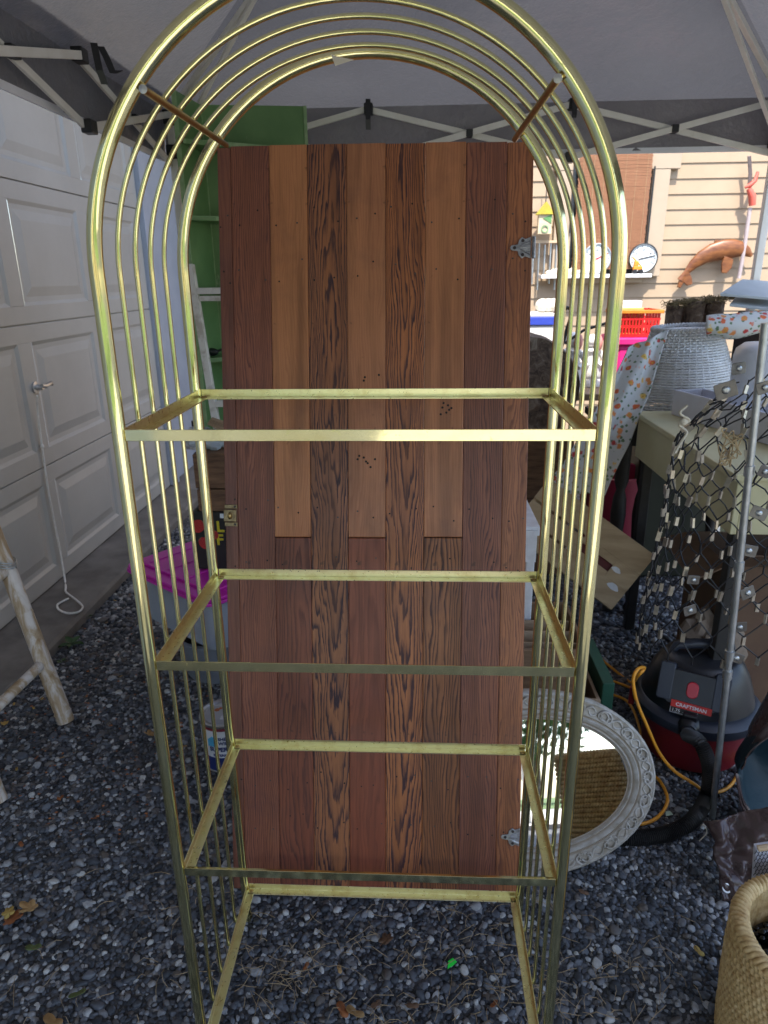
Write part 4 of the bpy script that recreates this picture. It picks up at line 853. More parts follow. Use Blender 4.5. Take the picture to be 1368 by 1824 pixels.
# floral cloth hanging on the left of the wicker
P4=[at(1120,618,2.12),at(1192,588,2.17),at(1075,880,1.93),at(958,880,1.98)]
def fl_(u,v):
    p=(P4[0].lerp(P4[1],u)).lerp(P4[3].lerp(P4[2],u),v); w=.020*math.sin(u*9+v*2)+.016*noise.noise(Vector((u*5,v*4,2))); return p+Vector((.05*math.sin(v*2.4)*(1-u)*.4,-.05*math.sin(v*3.1)+w,0.012*noise.noise(Vector((u*4,v*7,8)))))
tag(MB().grid(fl_,40,60).build('floral_cloth',FLORAL,smooth=180,solid=.004,origin=P4[3]),'cream cloth with orange and red flowers draped beside the white wicker basket','cloth')
FT=thing('folding_table',(1.2,3.4,0),'brown folding table in the sun beyond the canopy','table')
BRT=mat('brown_table',(.32,.22,.14),(.25,.17,.10),6,.6)
MB().bx(.42,1.98,3.05,3.75,.93,.97).build('top',BRT,FT,bevel=.005)
for x,y in ((.5,3.12),(1.9,3.12),(.5,3.68),(1.9,3.68)): MB().bx(x-.02,x+.02,y-.02,y+.02,0,.929).build('leg',BLACK,FT)
# covered box behind, pink tote, red basket
PK=mat('hot_pink_plastic',(.70,.03,.22),(.6,.02,.18),8,.4)
bx0=at(1106,608,3.28).x; bx1=at(1186,600,3.28).x; pz=at(1150,605,3.28).z
t=thing('pink_tote',((bx0+bx1)/2,3.3,.97),'hot pink lidded tote under the red basket on the folding table','tote')
MB().bx(bx0-.02,bx1-.01,3.27,3.58,.972,pz-.03).build('body',PK,t,bevel=.02); MB().bx(bx0-.04,bx1+.01,3.25,3.60,pz-.0295,pz+.012).build('lid',PK,t,bevel=.008)
rz0=pz+.014; rz1=at(1150,552,3.3).z; rx0=at(1100,580,3.3).x; rx1=at(1178,560,3.3).x
t=thing('red_basket',((rx0+rx1)/2,3.4,rz0),'bright red plastic basket with slotted sides in the sun','basket')
m=MB()
def taper(x,z): k=(z-rz0)/(rz1-rz0); return x
hgt=rz1-rz0
for zf0,zf1 in ((0,.12),(.34,.44),(.62,.70),(.9,1.0)): 
    for (a,b,c,d) in ((rx0,rx1,3.30,3.306),(rx0,rx1,3.534,3.54),(rx0,rx0+.006,3.306,3.534),(rx1-.006,rx1,3.306,3.534)): m.bx(a,b,c,d,rz0+hgt*zf0,rz0+hgt*zf1)
for k in range(13):
    x=rx0+.008+(rx1-rx0-.022)*k/12
    for y in (3.300,3.534): m.bx(x,x+.010,y+.0005,y+.0055,rz0,rz0+hgt*.98)
for k in range(9):
    y=3.31+.22*k/8
    for x in (rx0,rx1-.006): m.bx(x+.0005,x+.0055,y,y+.010,rz0,rz0+hgt*.98)
m.bx(rx0+.006,rx1-.006,3.306,3.534,rz0,rz0+.006); m.build('slotted_body',RED,t)
MB().bx(rx0-.012,rx1+.012,3.285,3.2995,rz1-.02,rz1).bx(rx0-.012,rx1+.012,3.5405,3.555,rz1-.02,rz1).bx(rx0-.012,rx0-.0005,3.2995,3.5405,rz1-.02,rz1).bx(rx1+.0005,rx1+.012,3.2995,3.5405,rz1-.02,rz1).build('rim',mat('orange_rim',(.75,.26,.03),None,10,.4),t,bevel=.003)
tag(MB().bx(rx0+.012,rx0+.15,3.36,3.44,rz0+.008,rz1+.05,).build('pastel_carton',mat('pastel_card',(.78,.70,.74),(.70,.62,.68),20,.5),bevel=.006,origin=(rx0+.08,3.4,rz0+.008)),'pale pink carton standing inside the red basket','carton')
tag(MB().bx(rx0+.012,rx0+.15,3.315,3.352,rz0+.008,rz1+.012).build('orange_carton',mat('orange_card',(.75,.42,.12),(.70,.36,.08),20,.5),bevel=.004,origin=(rx0+.08,3.34,rz0+.008)),'orange carton with rows of print inside the red basket','carton')
# white figurines
FIGW=mat('white_ceramic',(.82,.82,.80),(.74,.72,.68),10,.3); SKINP=mat('pink_glaze',(.72,.30,.26),None,20,.3)
def figurine(px,py,Y,h,label,tilt=0):
    p=at(px,py,Y); z0=.972; h=p.z-z0; t=thing('figurine',(p.x,Y,z0),label,'figurine','figurines on the folding table')
    M=Matrix.Translation((p.x,Y,z0)); MB().lathe([(0,0),(.07,0),(.075,.02),(.06,.05),(.068,.2*h),(.055,.45*h),(.04,.62*h),(.055,.70*h),(.028,.76*h),(.0,.78*h)],20,M).build('body',FIGW,t,smooth=60)
    MB().ball((0,0,h*.88),(.055,.05,h*.13),14,10,M).build('head',FIGW,t,smooth=180); 
    for s in (-1,1): MB().tube([M@Vector((s*.05,0,h*.66)),M@Vector((s*.075,-.02,h*.5)),M@Vector((s*.03,-.06,h*.42))],[.02,.017,.013],8).build('arm',FIGW,t,smooth=60)
    MB().ball((.02,-.045,h*.85),(.026,.018,.05),10,8,M).build('glazed_patch',SKINP,t,smooth=180)
figurine(1022,592,3.15,.3,'slender white ceramic figurine with bell skirt on the folding table'); figurine(1058,596,3.35,.3,'white ceramic figurine with pink glaze beside the pink tote')
# blue and white box, log, chair arm on the far table
p0=at(925,578,3.5); p1=at(984,560,3.5)
t=thing('blue_tray',((p0.x+p1.x)/2,3.5,.972),'blue edged white plastic box on the folding table in the sun','box'); MB().bx(p0.x,p1.x,3.42,3.68,.974,p0.z).build('body',FIGW,t,bevel=.01); MB().bx(p0.x-.01,p1.x+.012,3.41,3.69,p0.z+.0005,p1.z-.01).build('rim',mat('blue_plastic',(.05,.09,.55),None,10,.4),t,bevel=.004)
MB().bx(p0.x-.005,p1.x+.006,3.415,3.685,p1.z-.0095,p1.z+.01).build('lid',FIGW,t,bevel=.004)
for k,(px) in enumerate((966,976,986)): q=at(px,545,3.55); tag(MB().ball((0,0,0),(.045,.05,.042),12,8,Matrix.Translation((q.x,3.55,p1.z+.052))).build('cream_gourd',STONE,smooth=180,origin=(q.x,3.55,p1.z+.01)),'small pale gourd on top of the blue edged box','gourd','gourds on the blue edged box')
def bark():
    g=G('bark'); co=g.coords((1,1,1)); n=g.noise(co,16,8,.7,1.2); c=g.ramp(n,[(.35,(.06,.042,.034)),(.52,(.17,.12,.085)),(.68,(.34,.28,.22))]); g.set(Base_Color=c,Roughness=.9); g.bump(n,1.0,.02); return g.m
BARK=bark(); ENDG=mat('cut_log_end',(.42,.30,.19),(.26,.18,.11),16,.8,bump=.3)
lc=at(935,690,2.75); lr=.27
t=thing('cut_log',(lc.x,2.9,lc.z-lr),'thick cut log with rough dark bark lying on a crate behind the plank door','log')
b=MB()
def lg_(u,v):
    a=2*math.pi*u; r=lr*(1+.06*noise.noise(Vector((math.cos(a)*2,math.sin(a)*2,v*2)))+.03*noise.noise(Vector((math.cos(a)*9,math.sin(a)*9,v*5)))); return (lc.x+r*math.cos(a),2.66+.36*v,lc.z+r*math.sin(a))
b.grid(lg_,56,14,cu=True); b.build('bark',BARK,t,smooth=60); n=56
MB().add([Vector(lg_(k/n,0))+Vector((0,.004,0)) for k in range(n)],[tuple(range(n))]).build('cut_face',BARK,t)
t=thing('support_crate',(lc.x,2.85,0),'plain wooden crate under the cut log','crate'); openbox(t,lc.x-.26,lc.x+.26,2.64,3.03,.012,lc.z-lr+.006,OW,.02)
t=thing('iron_chair',(1.05,2.98,0),'black wrought iron chair with curled arm behind the cut log','chair')
arm=[at(985,655,2.98),at(1000,618,2.98),at(1012,580,2.98),at(1019,560,2.98),at(1017,550,2.98),at(1010,548,2.98),at(1004,552,2.98)]
MB().tube(arm,.011,10).build('arm',BLACK,t,smooth=60); sz_=.46; ax=arm[0].x
MB().bx(ax-.02,ax+.40,2.88,3.04,sz_-.02,sz_).build('seat',BLACK,t,bevel=.01)
for x in (ax,ax+.38):
    for y in (2.89,3.03): MB().tube([(x,y,0.0),(x,y,sz_-.019)],.010,8).build('leg',BLACK,t)
MB().tube([arm[0],Vector((ax,2.98,sz_))],.010,8).build('arm_post',BLACK,t); MB().tube([at(1006,612,2.99),at(1040,588,2.99),at(1085,574,2.99),at(1105,580,2.99)],.008,8).build('back_hoop',BLACK,t,smooth=60)
# log planter, dark box, grey sheets, floral cushion
t=thing('log_planter',(1.4,2.62,1.0),'rustic planter of dark upright log pieces behind the wicker basket','planter')
m0=at(1190,545,2.66); m1=at(1292,533,2.66); k=0; x=m0.x
while x<m1.x:
    r=.040+.012*((k*5)%3)/2; zt1=m0.z+(m1.z-m0.z)*(x-m0.x)/(m1.x-m0.x)+.012*(k%2); b=MB()
    b.grid(lambda u,v:(x+r+r*math.cos(6.2832*u)*(1+.08*noise.noise(Vector((u*9,v*7,k)))),2.68+r*math.sin(6.2832*u),1.0+(zt1-1.0)*v),14,8,cu=True); b.lathe([(r,zt1),(0,zt1+.002)],14,Matrix.Translation((x+r,2.68,0))); b.build('log_piece',BARK,t,smooth=50); x+=2*r+.003;k+=1
m=MB(); 
for j in range(260):
    xx=rnd.uniform(m0.x,m1.x+.05); zz=m0.z+(m1.z-m0.z)*(xx-m0.x)/(m1.x-m0.x); yy=2.68+rnd.uniform(-.04,.04); m.tube([(xx,yy,zz),(xx+rnd.uniform(-.03,.03),yy-.01,zz+rnd.uniform(.0,.03)),(xx+rnd.uniform(-.05,.05),yy-.03,zz+rnd.uniform(-.02,.02))],.0015,3)
m.build('dry_moss',mat('dry_moss',(.20,.15,.06),(.12,.09,.04),30,.9),t,kind='stuff')
p=at(1305,575,2.55); q=at(1400,545,2.55)
t=thing('dark_carton',(q.x,2.6,1.0),'dark brown carton under the grey card sheets','carton'); MB().bx(p.x-.02,p.x+.14,2.16,2.47,1.002,p.z+.06).build('body',mat('dark_card',(.05,.035,.028),None,10,.8),t,bevel=.006)
GC=mat('grey_card',(.40,.44,.46),(.34,.38,.40),6,.7)
base=[( (1283,522),(1322,497),(1400,503),(1400,532) ),((1300,541),(1318,520),(1400,524),(1400,552))]
for i,(quad,lab) in enumerate(zip(base,('upper sheet of grey card resting on the dark carton','lower sheet of grey card resting on the dark carton'))):
    Ys=(2.22,2.52,2.50,2.20); vsq=[at(x,y,Y) for (x,y),Y in zip(quad,Ys)]; b=MB(); b.add(vsq+[v-Vector((0,0,.012)) for v in vsq],[(0,1,2,3),(7,6,5,4),(0,4,5,1),(1,5,6,2),(2,6,7,3),(3,7,4,0)]); tag(b.build('card_sheet',GC,bevel=.002,origin=vsq[0]),lab,'card','grey card sheets')
quad=[(1262,568),(1310,575),(1345,560),(1400,558),(1400,604),(1322,602),(1310,585)]; 
cu=[at(x,y,2.10) for x,y in quad]; b=MB(); cc_=at(1350,582,2.08); 
def cu_(u,v):
    a=at(1258+150*u,566-12*u+(34-4*math.cos(u*9))*v+6*noise.noise(Vector((u*3,v*2,1))),2.12-.05*math.sin(math.pi*v)); return a
b.grid(cu_,30,10); tag(b.build('floral_cushion',FLORAL,smooth=180,solid=.02,origin=cc_),'folded floral cushion cover tucked behind the white tub','cushion')
# brown paper bag and cartons under the desk
p=gr(1165,1145,.02); crumple((p.x+.06,1.42,.012),(.14,.12,.24),'paper_bag',mat('grey_brown_paper',(.24,.19,.14),(.17,.13,.095),8,.8,bump=.4,bscale=18,bdist=.02),'crumpled grey brown paper bag under the yellow desk','bag',9,.35,36)
t=thing('cardboard_box',(1.42,1.5,0),'brown cardboard box under the yellow desk','box'); KRD=mat('dark_kraft',(.13,.075,.042),(.09,.05,.03),6,.8); openbox(t,1.22,1.66,1.36,1.72,.012,.62,KRD,.006)
FL=MB().add([(1.22,1.36,.62),(1.66,1.36,.62),(1.68,1.22,.70),(1.20,1.22,.72)],[(0,1,2,3)]).build('flap',KRD,t,solid=.005)
MB().add([(1.22,1.36,.62),(1.22,1.72,.62),(1.10,1.74,.58),(1.10,1.36,.56)],[(0,1,2,3)]).build('flap',KRD,t,solid=.005)
# ---------------------------------------------------------------- shop vacuum
vc=Vector((1.075,1.135,0)); V0=Matrix.Translation((vc.x,vc.y,.012))
va=thing('shop_vacuum',vc,'wet dry shop vacuum with dark red tank and black lid','vacuum')
MAR=mat('maroon_plastic',(.22,.012,.02),(.18,.01,.016),8,.35); VB=mat('charcoal_plastic',(.007,.0075,.010),(.011,.012,.016),10,.38); VG=mat('slate_plastic',(.022,.028,.042),(.018,.022,.034),10,.4)
MB().lathe([(0,0),(.150,0),(.162,.012),(.176,.17),(.180,.185)],48,V0).build('tank',MAR,va,smooth=45)
MB().lathe([(.176,.165),(.205,.170),(.212,.185),(.210,.205),(.190,.222),(.172,.224)],48,V0).build('collar',VG,va,smooth=40)
MB().lathe([(.186,.220),(.176,.26),(.158,.315),(.138,.352),(.120,.372),(.105,.380),(0,.386)],48,V0,sx=1.0,sy=.95).build('lid_dome',VB,va,smooth=45)
vd=(Vector((CAM.x,CAM.y,0))-vc).normalized(); vd=(Matrix.Rotation(R(-3),3,'Z')@vd); vx=Vector((-vd.y,vd.x,0))
def vF(px_,z,r,tilt): n=(vd*math.cos(tilt)+Vector((0,0,math.sin(tilt)))).normalized(); up=(Vector((0,0,math.cos(tilt)))-vd*math.sin(tilt)); return frame(vc+vd*r+Vector((0,0,z))+vx*px_,vx,up,n)
tl=R(24)
F=vF(-.005,.325,.158,tl); MB(F).prism(rr(-.085,.085,-.055,.062,.02),-.03,.0).build('switch_panel',VB,va,bevel=.004)
for s in (-1,1): MB(vF(-.005+s*.085,.335,.135,tl)).prism(rr(-.024,.024,-.065,.06,.01),-.03,.018).build('side_pillar',VG,va,bevel=.004)
MB(F).prism(rr(-.018,.018,-.022,.032,.017),.0,.009).build('power_switch',mat('red_switch',(.55,.012,.03),None,10,.3),va,bevel=.003)
F=vF(0,.262,.1835,R(14)); lbp=MB(F).bx(-.062,.062,.006,.029,-.014,.002).build('red_label',mat('red_label',(.60,.03,.025),None,10,.4),va)
text('CRAFTSMAN',.0165,F@Matrix.Translation((0,.0118,.0022)),LBW,lbp,align='CENTER',bold=.0004)
lbk=MB(F).bx(-.062,.022,-.013,.0055,-.014,.0018).build('black_label',BLK,va); text('1.75',.0155,F@Matrix.Translation((-.057,-.009,.0020)),LBW,lbk); text('2.5',.0155,F@Matrix.Translation((-.014,-.009,.0020)),LBW,lbk)
text('HP',.005,F@Matrix.Translation((-.024,-.008,.0020)),LBW,lbk); text('GAL',.005,F@Matrix.Translation((.010,-.008,.0020)),LBW,lbk)
for (a,b,c,d) in ((-.062,.022,-.013,-.012),(-.062,-.061,-.012,.0055),(.021,.022,-.012,.0055)): MB(F).bx(a,b,c,d,.0018,.0022).build('label_border',LBW,lbk)
F=vF(.002,.212,.185,R(-5)); MB(F).lathe([(.036,-.02),(.036,.016),(.031,.022),(.028,.03),(.023,.032),(.021,.05)],28).build('hose_port',VB,va,smooth=40); MB(F).bx(-.022,.022,.026,.052,-.03,.014).build('port_hood',VB,va,bevel=.005)
hd=[vc+Vector((-.10,.02,.372)),vc+Vector((-.085,.02,.41)),vc+Vector((-.03,.01,.422)),vc+Vector((.05,.01,.422)),vc+Vector((.10,.02,.405)),vc+Vector((.11,.02,.36))]
MB().tube(hd,[.014,.016,.018,.018,.016,.014],10).build('carry_handle',VG,va,smooth=60)
for s in (-1,1): MB(Matrix.Translation(vc+vx*s*.212+Vector((0,0,.16)))@Matrix.Rotation(math.atan2(vx.y,vx.x),4,'Z')).bx(-.008,.012,-.022,.022,-.035,.035).build('tank_latch',VB if s>0 else mat('red_latch',(.35,.02,.03),None,10,.4),va,bevel=.004)
# hose
ps_=vF(.002,.212,.185,R(-5))@Vector((0,0,.045))
hp_=[ps_,at(1248,1325,.86),at(1264,1370,.84),at(1258,1420,.82),gr(1232,1462,.05),gr(1190,1484,.028),gr(1140,1492,.026),gr(1085,1488,.026),gr(1030,1462,.026),gr(985,1430,.026)]
hs_=spline(hp_,30); rs=[.0215+(.0022 if k%2 else -.0020) for k in range(len(hs_))]
MB().tube(hs_,rs,16).build('hose',RUBBER,va,smooth=80)
# extension cord
g_=G('orange_cord_jacket'); nz=g_.noise(g_.coords(),18,3,.6); g_.set(Base_Color=g_.ramp(nz,[(.60,(.72,.30,.02)),(.72,(.22,.12,.07))]),Roughness=.45)
cp=[gr(1030,1135,.02),gr(1062,1166,.012),gr(1095,1194,.012),gr(1125,1216,.03),at(1135,1205,1.02),at(1148,1190,1.0),at(1136,1192,.93),at(1128,1212,.91),at(1134,1248,.90),at(1152,1292,.89),at(1174,1340,.88),at(1200,1372,.87),at(1236,1396,.86),gr(1262,1412,.02),gr(1300,1400,.012),gr(1330,1350,.012)]
ec=MB().tube(spline(cp,8),.0055,8).tube(spline([gr(1060,1208,.012),gr(1090,1213,.012),gr(1125,1226,.012),gr(1150,1240,.012)],8),.0055,8).tube(spline([gr(1055,1232,.012),gr(1085,1236,.012),gr(1120,1252,.012),gr(1140,1300,.012),gr(1150,1365,.012),gr(1176,1392,.012),gr(1189,1425,.012),gr(1172,1455,.012),gr(1140,1468,.012),gr(1095,1464,.012)],8),.0055,8).tube(spline([gr(1060,1262,.012),gr(1084,1278,.012),gr(1094,1300,.012)],8),.0055,8)
tag(ec.build('extension_cord',g_.m,smooth=70,origin=gr(1150,1400,0)),'scuffed orange extension cord coiled round the shop vacuum','cord')
# ---------------------------------------------------------------- wire net on a steel pole
pb=gr(1268,1458,.0); pt=at(1356,640,.76)
t=thing('steel_pole',pb,'slim galvanised steel pole holding up the black wire net','pole')
MB().tube([pb,pb.lerp(pt,1.06)],.0095,14).build('shaft',GALV,t,smooth=60)
for f in (.36,.405,.60,.79): p=pb.lerp(pt,f); MB(lookz(p,pt-pb)).lathe([(.0096,0),(.013,.001),(.013,.030),(.0096,.031)],16).build('sleeve',GALV,t,smooth=40)
wn_=thing('wire_net',at(1260,1185,.85),'crumpled black hexagonal wire net with many small metal clips tied to the steel pole','wire net')
WIRE=mat('black_wire',(.018,.019,.024),None,60,.45,.3); CLIP=mat('clip_metal',(.55,.50,.42),(.42,.38,.31),60,.35,.9); PLT=mat('dull_plate',(.20,.19,.18),(.12,.115,.11),30,.4,.9)
cxn,cyn=1.14,.90
def netp(i,h,back=False):
    """i: column angle 0..1 round the bag, h: height 0..1"""
    z=.585+.805*h; rx=.375-.05*h-.11*max(0,h-.80)/.20; ry=.115
    a=2*math.pi*i; x=cxn+rx*math.cos(a); y=cyn+ry*math.sin(a)
    cr=.35+1.1*h*h; q=Vector((x*5,y*5,z*5)); d=Vector((noise.noise(q),noise.noise(q+Vector((9,0,0))),noise.noise(q+Vector((0,9,0)))))*.022*cr+Vector((noise.noise(q*4),noise.noise(q*4+Vector((5,0,0))),noise.noise(q*4+Vector((0,5,0)))))*.010*cr
    zz=z+.05*(math.cos(a-.6))*(1-h)-.08*max(0,-math.cos(a))*h**5
    return Vector((x,y,zz))+d
nc,nr=25,12; m=MB(); clips=[]
for j in range(nr):
    for i in range(nc):
        off=.5*(j%2); u=(i+off)/nc; h0=j/nr; h1=(j+.36)/nr; a=netp(u,h0); b=netp(u,h1)
        if a.x>1.34: continue
        e=(b-a)
        m.tube([a,a.lerp(b,.5)+Vector((rnd.uniform(-.002,.002),0,0)),b],.0030,5,cap=False)
        for s in (-.5,.5):
            c=netp(u+s/nc,(j+1)/nr) if j<nr-1 else netp(u+s*.5/nc,1.0)+Vector((0,0,.004*rnd.uniform(-1,1)))
            mid=b.lerp(c,.5)+Vector((rnd.uniform(-.006,.006),rnd.uniform(-.004,.004),rnd.uniform(-.006,.006)))*(0.3+1.2*h0)
            m.tube([b,mid,c],.0022,5,cap=False)
        if rnd.random()<.86: clips.append((a,b))
m.build('hex_wires',WIRE,wn_,smooth=70)
csrc=MB().bx(-.0058,.0058,-.0034,.0034,-.0135,.0135).bx(-.0026,.0026,-.0040,-.0034,-.008,-.003).build('clip',CLIP,None,bevel=.0008,bseg=1)
first=True
clips.sort(key=lambda c:c[0].y); clips=clips[:290]
for (a,b) in clips:
    o=csrc if first else csrc.copy()
    if not first: col.objects.link(o)
    first=False; o.parent=wn_
    o.matrix_basis=Matrix.Translation(-root_loc(wn_))@lookz((a+b)/2,b-a)@Matrix.Rotation(rnd.uniform(-.5,.5),4,'Z')@Matrix.Rotation(R(90),4,'Z')@Matrix.Scale(rnd.uniform(.85,1.12),4)
for (px,py,Y,s) in ((1316,656,.80,1),(1293,695,.79,1.4),(1362,690,.75,1),(1362,840,.75,1.0),(1352,914,.76,1.1),(1334,981,.77,1.1),(1332,1056,.775,1.1),(1235,1033,.80,.9),(1229,1087,.80,1.0),(1318,1117,.775,1.0),(1312,1172,.77,1.0)):
    p=at(px,py,Y); M=frame(p,(1,0,0),(0,0,1),(0,-1,0))@Matrix.Rotation(rnd.uniform(-.4,.4),4,'Z')@Matrix.Rotation(rnd.uniform(-.3,.3),4,'Y')
    o=MB(M).prism(rr(-.019*s,.019*s,-.015*s,.015*s,.004),-.001,.001).build('tab_plate',PLT,wn_,bevel=.0008); MB(M).lathe([(.0075*s,.001),(.007*s,.004),(.004*s,.0055),(0,.006)],16).build('stud',GALV,o,smooth=60)
STR=mat('cotton_string',(.66,.60,.48),None,60,.9)
p=at(1214,755,.80); m=MB().tube(spline([p+Vector(v) for v in ((.005,-.01,.05),(-.012,-.012,.03),(.014,-.014,.012),(-.01,-.012,.0),(.012,-.01,-.02),(-.002,-.012,-.05),(-.012,-.014,-.075))],8),.0036,7).ball(p+Vector((0,-.012,.008)),(.012,.009,.010),8,6)
tag(m.build('string_knot',STR,smooth=60,origin=p),'knotted cream string tied at the left of the wire net','string')
m=MB(); c=at(1297,795,.78)
for k in range(6): m.tube(spline([c+Vector((rnd.uniform(-.03,.03),-.012+rnd.uniform(-.008,.008),rnd.uniform(-.05,.05))) for _ in range(6)],6),.0018,5)
tag(m.build('twine_tangle',mat('jute',(.45,.33,.18),None,60,.9),smooth=60,origin=c),'tangle of brown jute twine caught in the wire net','string')
# ---------------------------------------------------------------- tarp
TB=mat('brown_tarp',(.085,.055,.050),(.055,.035,.033),5,.28,bump=.5,bscale=9,bdist=.03); TT=mat('teal_tarp',(.002,.022,.034),(.001,.014,.022),5,.62,bump=.4,bscale=9,bdist=.02)
tp_=thing('folded_tarp',gr(1368,1560,0),'crumpled brown tarpaulin with teal underside folded beside the woven basket','tarp')
def quadgrid(ps,amp,seed,nu=30,nv=24,fold=0):
    def fn(u,v):
        p=ps[0].lerp(ps[1],u).lerp(ps[3].lerp(ps[2],u),v); q=Vector((u*3.2,v*2.6,seed)); d=noise.noise(q)*amp+abs(noise.noise(q*2.3))*amp*.8+fold*math.sin(u*11+v*3)*amp
        return p+Vector((d*.3,-d*.8,d*.7))
    return MB().grid(fn,nu,nv)
fl1=[gr(1252,1463,.15),gr(1420,1425,.24),gr(1420,1600,.03),gr(1284,1604,.014)]
quadgrid(fl1,.035,3,40,34,.25).build('brown_flap',TB,tp_,smooth=180,solid=.003)
def ribbon(A,B,Ya,Yb,n,seed,amp=.012,bul=0):
    def fn(u,v):
        def ev(L,Y):
            k=u*(len(L)-1); i=min(int(k),len(L)-2); x=L[i][0]+(L[i+1][0]-L[i][0])*(k-i); y=L[i][1]+(L[i+1][1]-L[i][1])*(k-i); return at(x,y,Y)
        p=ev(A,Ya).lerp(ev(B,Yb),v); return p+Vector((0,1,0))*bul*math.sin(math.pi*v)*math.sin(math.pi*min(1,u+.15))+Vector((noise.noise(Vector((u*4,v*4,seed))),noise.noise(Vector((u*4,v*4,seed+5))),0))*amp
    return MB().grid(fn,n,18)
S_=[(1460,1120),(1385,1200),(1352,1262),(1328,1322),(1313,1374)]; T_=[(1460,1235),(1390,1292),(1352,1325),(1330,1350),(1314,1376)]; B_2=[(1460,1530),(1390,1498),(1350,1466),(1326,1428),(1314,1378)]; B_3=[(1460,1556),(1388,1512),(1344,1474),(1318,1432),(1309,1376)]
ribbon(S_,T_,.86,.74,24,1,.012,-.02).build('brown_outer',TB,tp_,smooth=180,solid=.003)
ribbon(T_,B_2,.742,.70,24,4,.012,.16).build('teal_inner',TT,tp_,smooth=180,solid=.002)
ribbon(B_2,B_3,.698,.69,24,7,.004,-.008).build('brown_lip',TB,tp_,smooth=180,solid=.003)
gp=gr(1290,1581,.030); Fg=frame(gp+Vector((0,-.012,.012)),(1,0,0),(0,.55,.83),(0,-.83,.55)); MB(Fg).lathe([(.0075,0),(.0085,.003),(.0125,.003),(.014,0)],24).build('grommet',STEEL,tp_,smooth=50); MB(Fg).lathe([(.0078,-.0005),(0,-.0005)],20).build('grommet_hole',BLACK,tp_)
MB().tube(spline([fl1[0]+Vector((-.004,-.01,0)),fl1[0]+Vector((.006,-.02,-.02)),fl1[0]+Vector((-.012,-.022,-.05))],6),.0016,6).build('frayed_cord',STR,tp_,smooth=60)
m=MB().bx(.80,1.30,.62,1.02,.012,.016); 
tag(MB().prism([(.985,.47),(1.0,.33),(1.35,.28),(1.5,.55),(1.1,.56)],.013,.020).build('black_mat',BLK,bevel=.002,origin=(1.1,.42,.013)),'black mat lying on the gravel under the brown tarpaulin','mat')
# white card with wire front
c=at(1347,1520,.36); d=at(1341,1592,.34); t=thing('wire_front_panel',(c.x+.12,.38,.02),'white panel faced with fine hexagonal wire leaning on the tarpaulin','panel')
q=[gr(1347,1512,.37),gr(1430,1500,.40),gr(1430,1600,.22),gr(1341,1600,.20)]
MB().add(q+[v+Vector((.004,.02,-.004)) for v in q],[(0,1,2,3),(7,6,5,4),(0,4,5,1),(1,5,6,2),(2,6,7,3),(3,7,4,0)]).build('white_board',LAV,t)
m=MB(); eu=(q[1]-q[0])/12; ev_=(q[3]-q[0])/14; nn=eu.cross(ev_).normalized(); nn=nn if nn.y<0 else -nn
for j in range(14):
    for i in range(12):
        o_2=.5*(j%2); a=q[0]+eu*(i+o_2)+ev_*j+nn*.003; b=a+ev_*.35; m.tube([a,b],.0007,4,cap=False)
        for s in (-.5,.5): m.tube([b,q[0]+eu*(i+o_2+s)+ev_*(j+1)+nn*.003],.0007,4,cap=False)
m.build('fine_wire',WIRE,t); MB().tube([q[0]+Vector((0,-.005,.006)),q[1]+Vector((0,-.005,.006))],.007,8).build('pine_edge',PINE,t)
# ---------------------------------------------------------------- woven basket with beads
bc=Vector((.915,.075,.012)); BH=.335
t=thing('woven_basket',bc,'tall woven straw basket filled with shiny black beads','basket')
def bas(u,v):
    nrow=21; row=v*nrow; ri=math.floor(row); rf=row-ri; a=2*math.pi*u; st=92
    band=.0070*math.sin(math.pi*rf)**.5; slant=(a*st/(2*math.pi)+rf*.85+ri*.4)%1.0; tw=.0058*math.sin(math.pi*slant)**.6
    r=.146+.012*v+.004*math.sin(v*3)+band+tw+.0016*noise.noise(Vector((math.cos(a)*6,math.sin(a)*6,v*9)))
    return (bc.x+r*math.cos(a),bc.y+r*math.sin(a),bc.z+v*BH)
b=MB(); b.grid(bas,92*6,21*6+1,cu=True)
def straw():
    g=G('straw_weave'); co=g.coords(); n=g.noise(co,55,4,.6); n2=g.noise(g.coords((1,1,6)),7,4,.6)
    c=g.ramp(n,[(.3,(.36,.21,.07)),(.5,(.56,.38,.16)),(.7,(.70,.52,.26))]); c=g.mix(g.ramp(n2,[(.52,(0,0,0)),(.66,(.5,.5,.5))]),c,(.34,.19,.06))
    g.set(Base_Color=c,Roughness=.6); return g.m
STRAW=straw(); b.build('woven_wall',STRAW,t,smooth=80)
b=MB(); b.grid(lambda u,v:(bc.x+(.140-.002*v)*math.cos(2*math.pi*u)*(1+.01*math.sin(u*580)),bc.y+(.140)*math.sin(2*math.pi*u)*(1+.01*math.sin(u*580)),bc.z+.02+v*(BH-.02)+.0),220,30,cu=True); b.build('inner_wall',STRAW,t,smooth=60)
m=MB(); 
for k in range(84):
    a=2*math.pi*k/84; p=[]
    for j in range(7): w=math.pi*(j/6); p.append((bc.x+(.151+.013*math.cos(w))*math.cos(a+.09*j/6),bc.y+(.151+.013*math.cos(w))*math.sin(a+.09*j/6),bc.z+BH-.002+.011*math.sin(w)))
    m.tube(p,.0062,6)
m.build('rim_binding',STRAW,t,smooth=60); MB().lathe([(.14,.003),(0,.003)],40,Matrix.Translation(bc)).build('base',STRAW,t)
BEAD=mat('black_glass_bead',(.006,.006,.007),None,30,.08); m=MB()
for k in range(420):
    a=rnd.uniform(0,6.283); r=.130*math.sqrt(rnd.random()); h=.235+.045*(1-(r/.13)**2)+rnd.uniform(-.010,.012); s=rnd.uniform(.0062,.0085); m.ball((bc.x+r*math.cos(a),bc.y+r*math.sin(a),bc.z+h),(s,s,s),8,6)
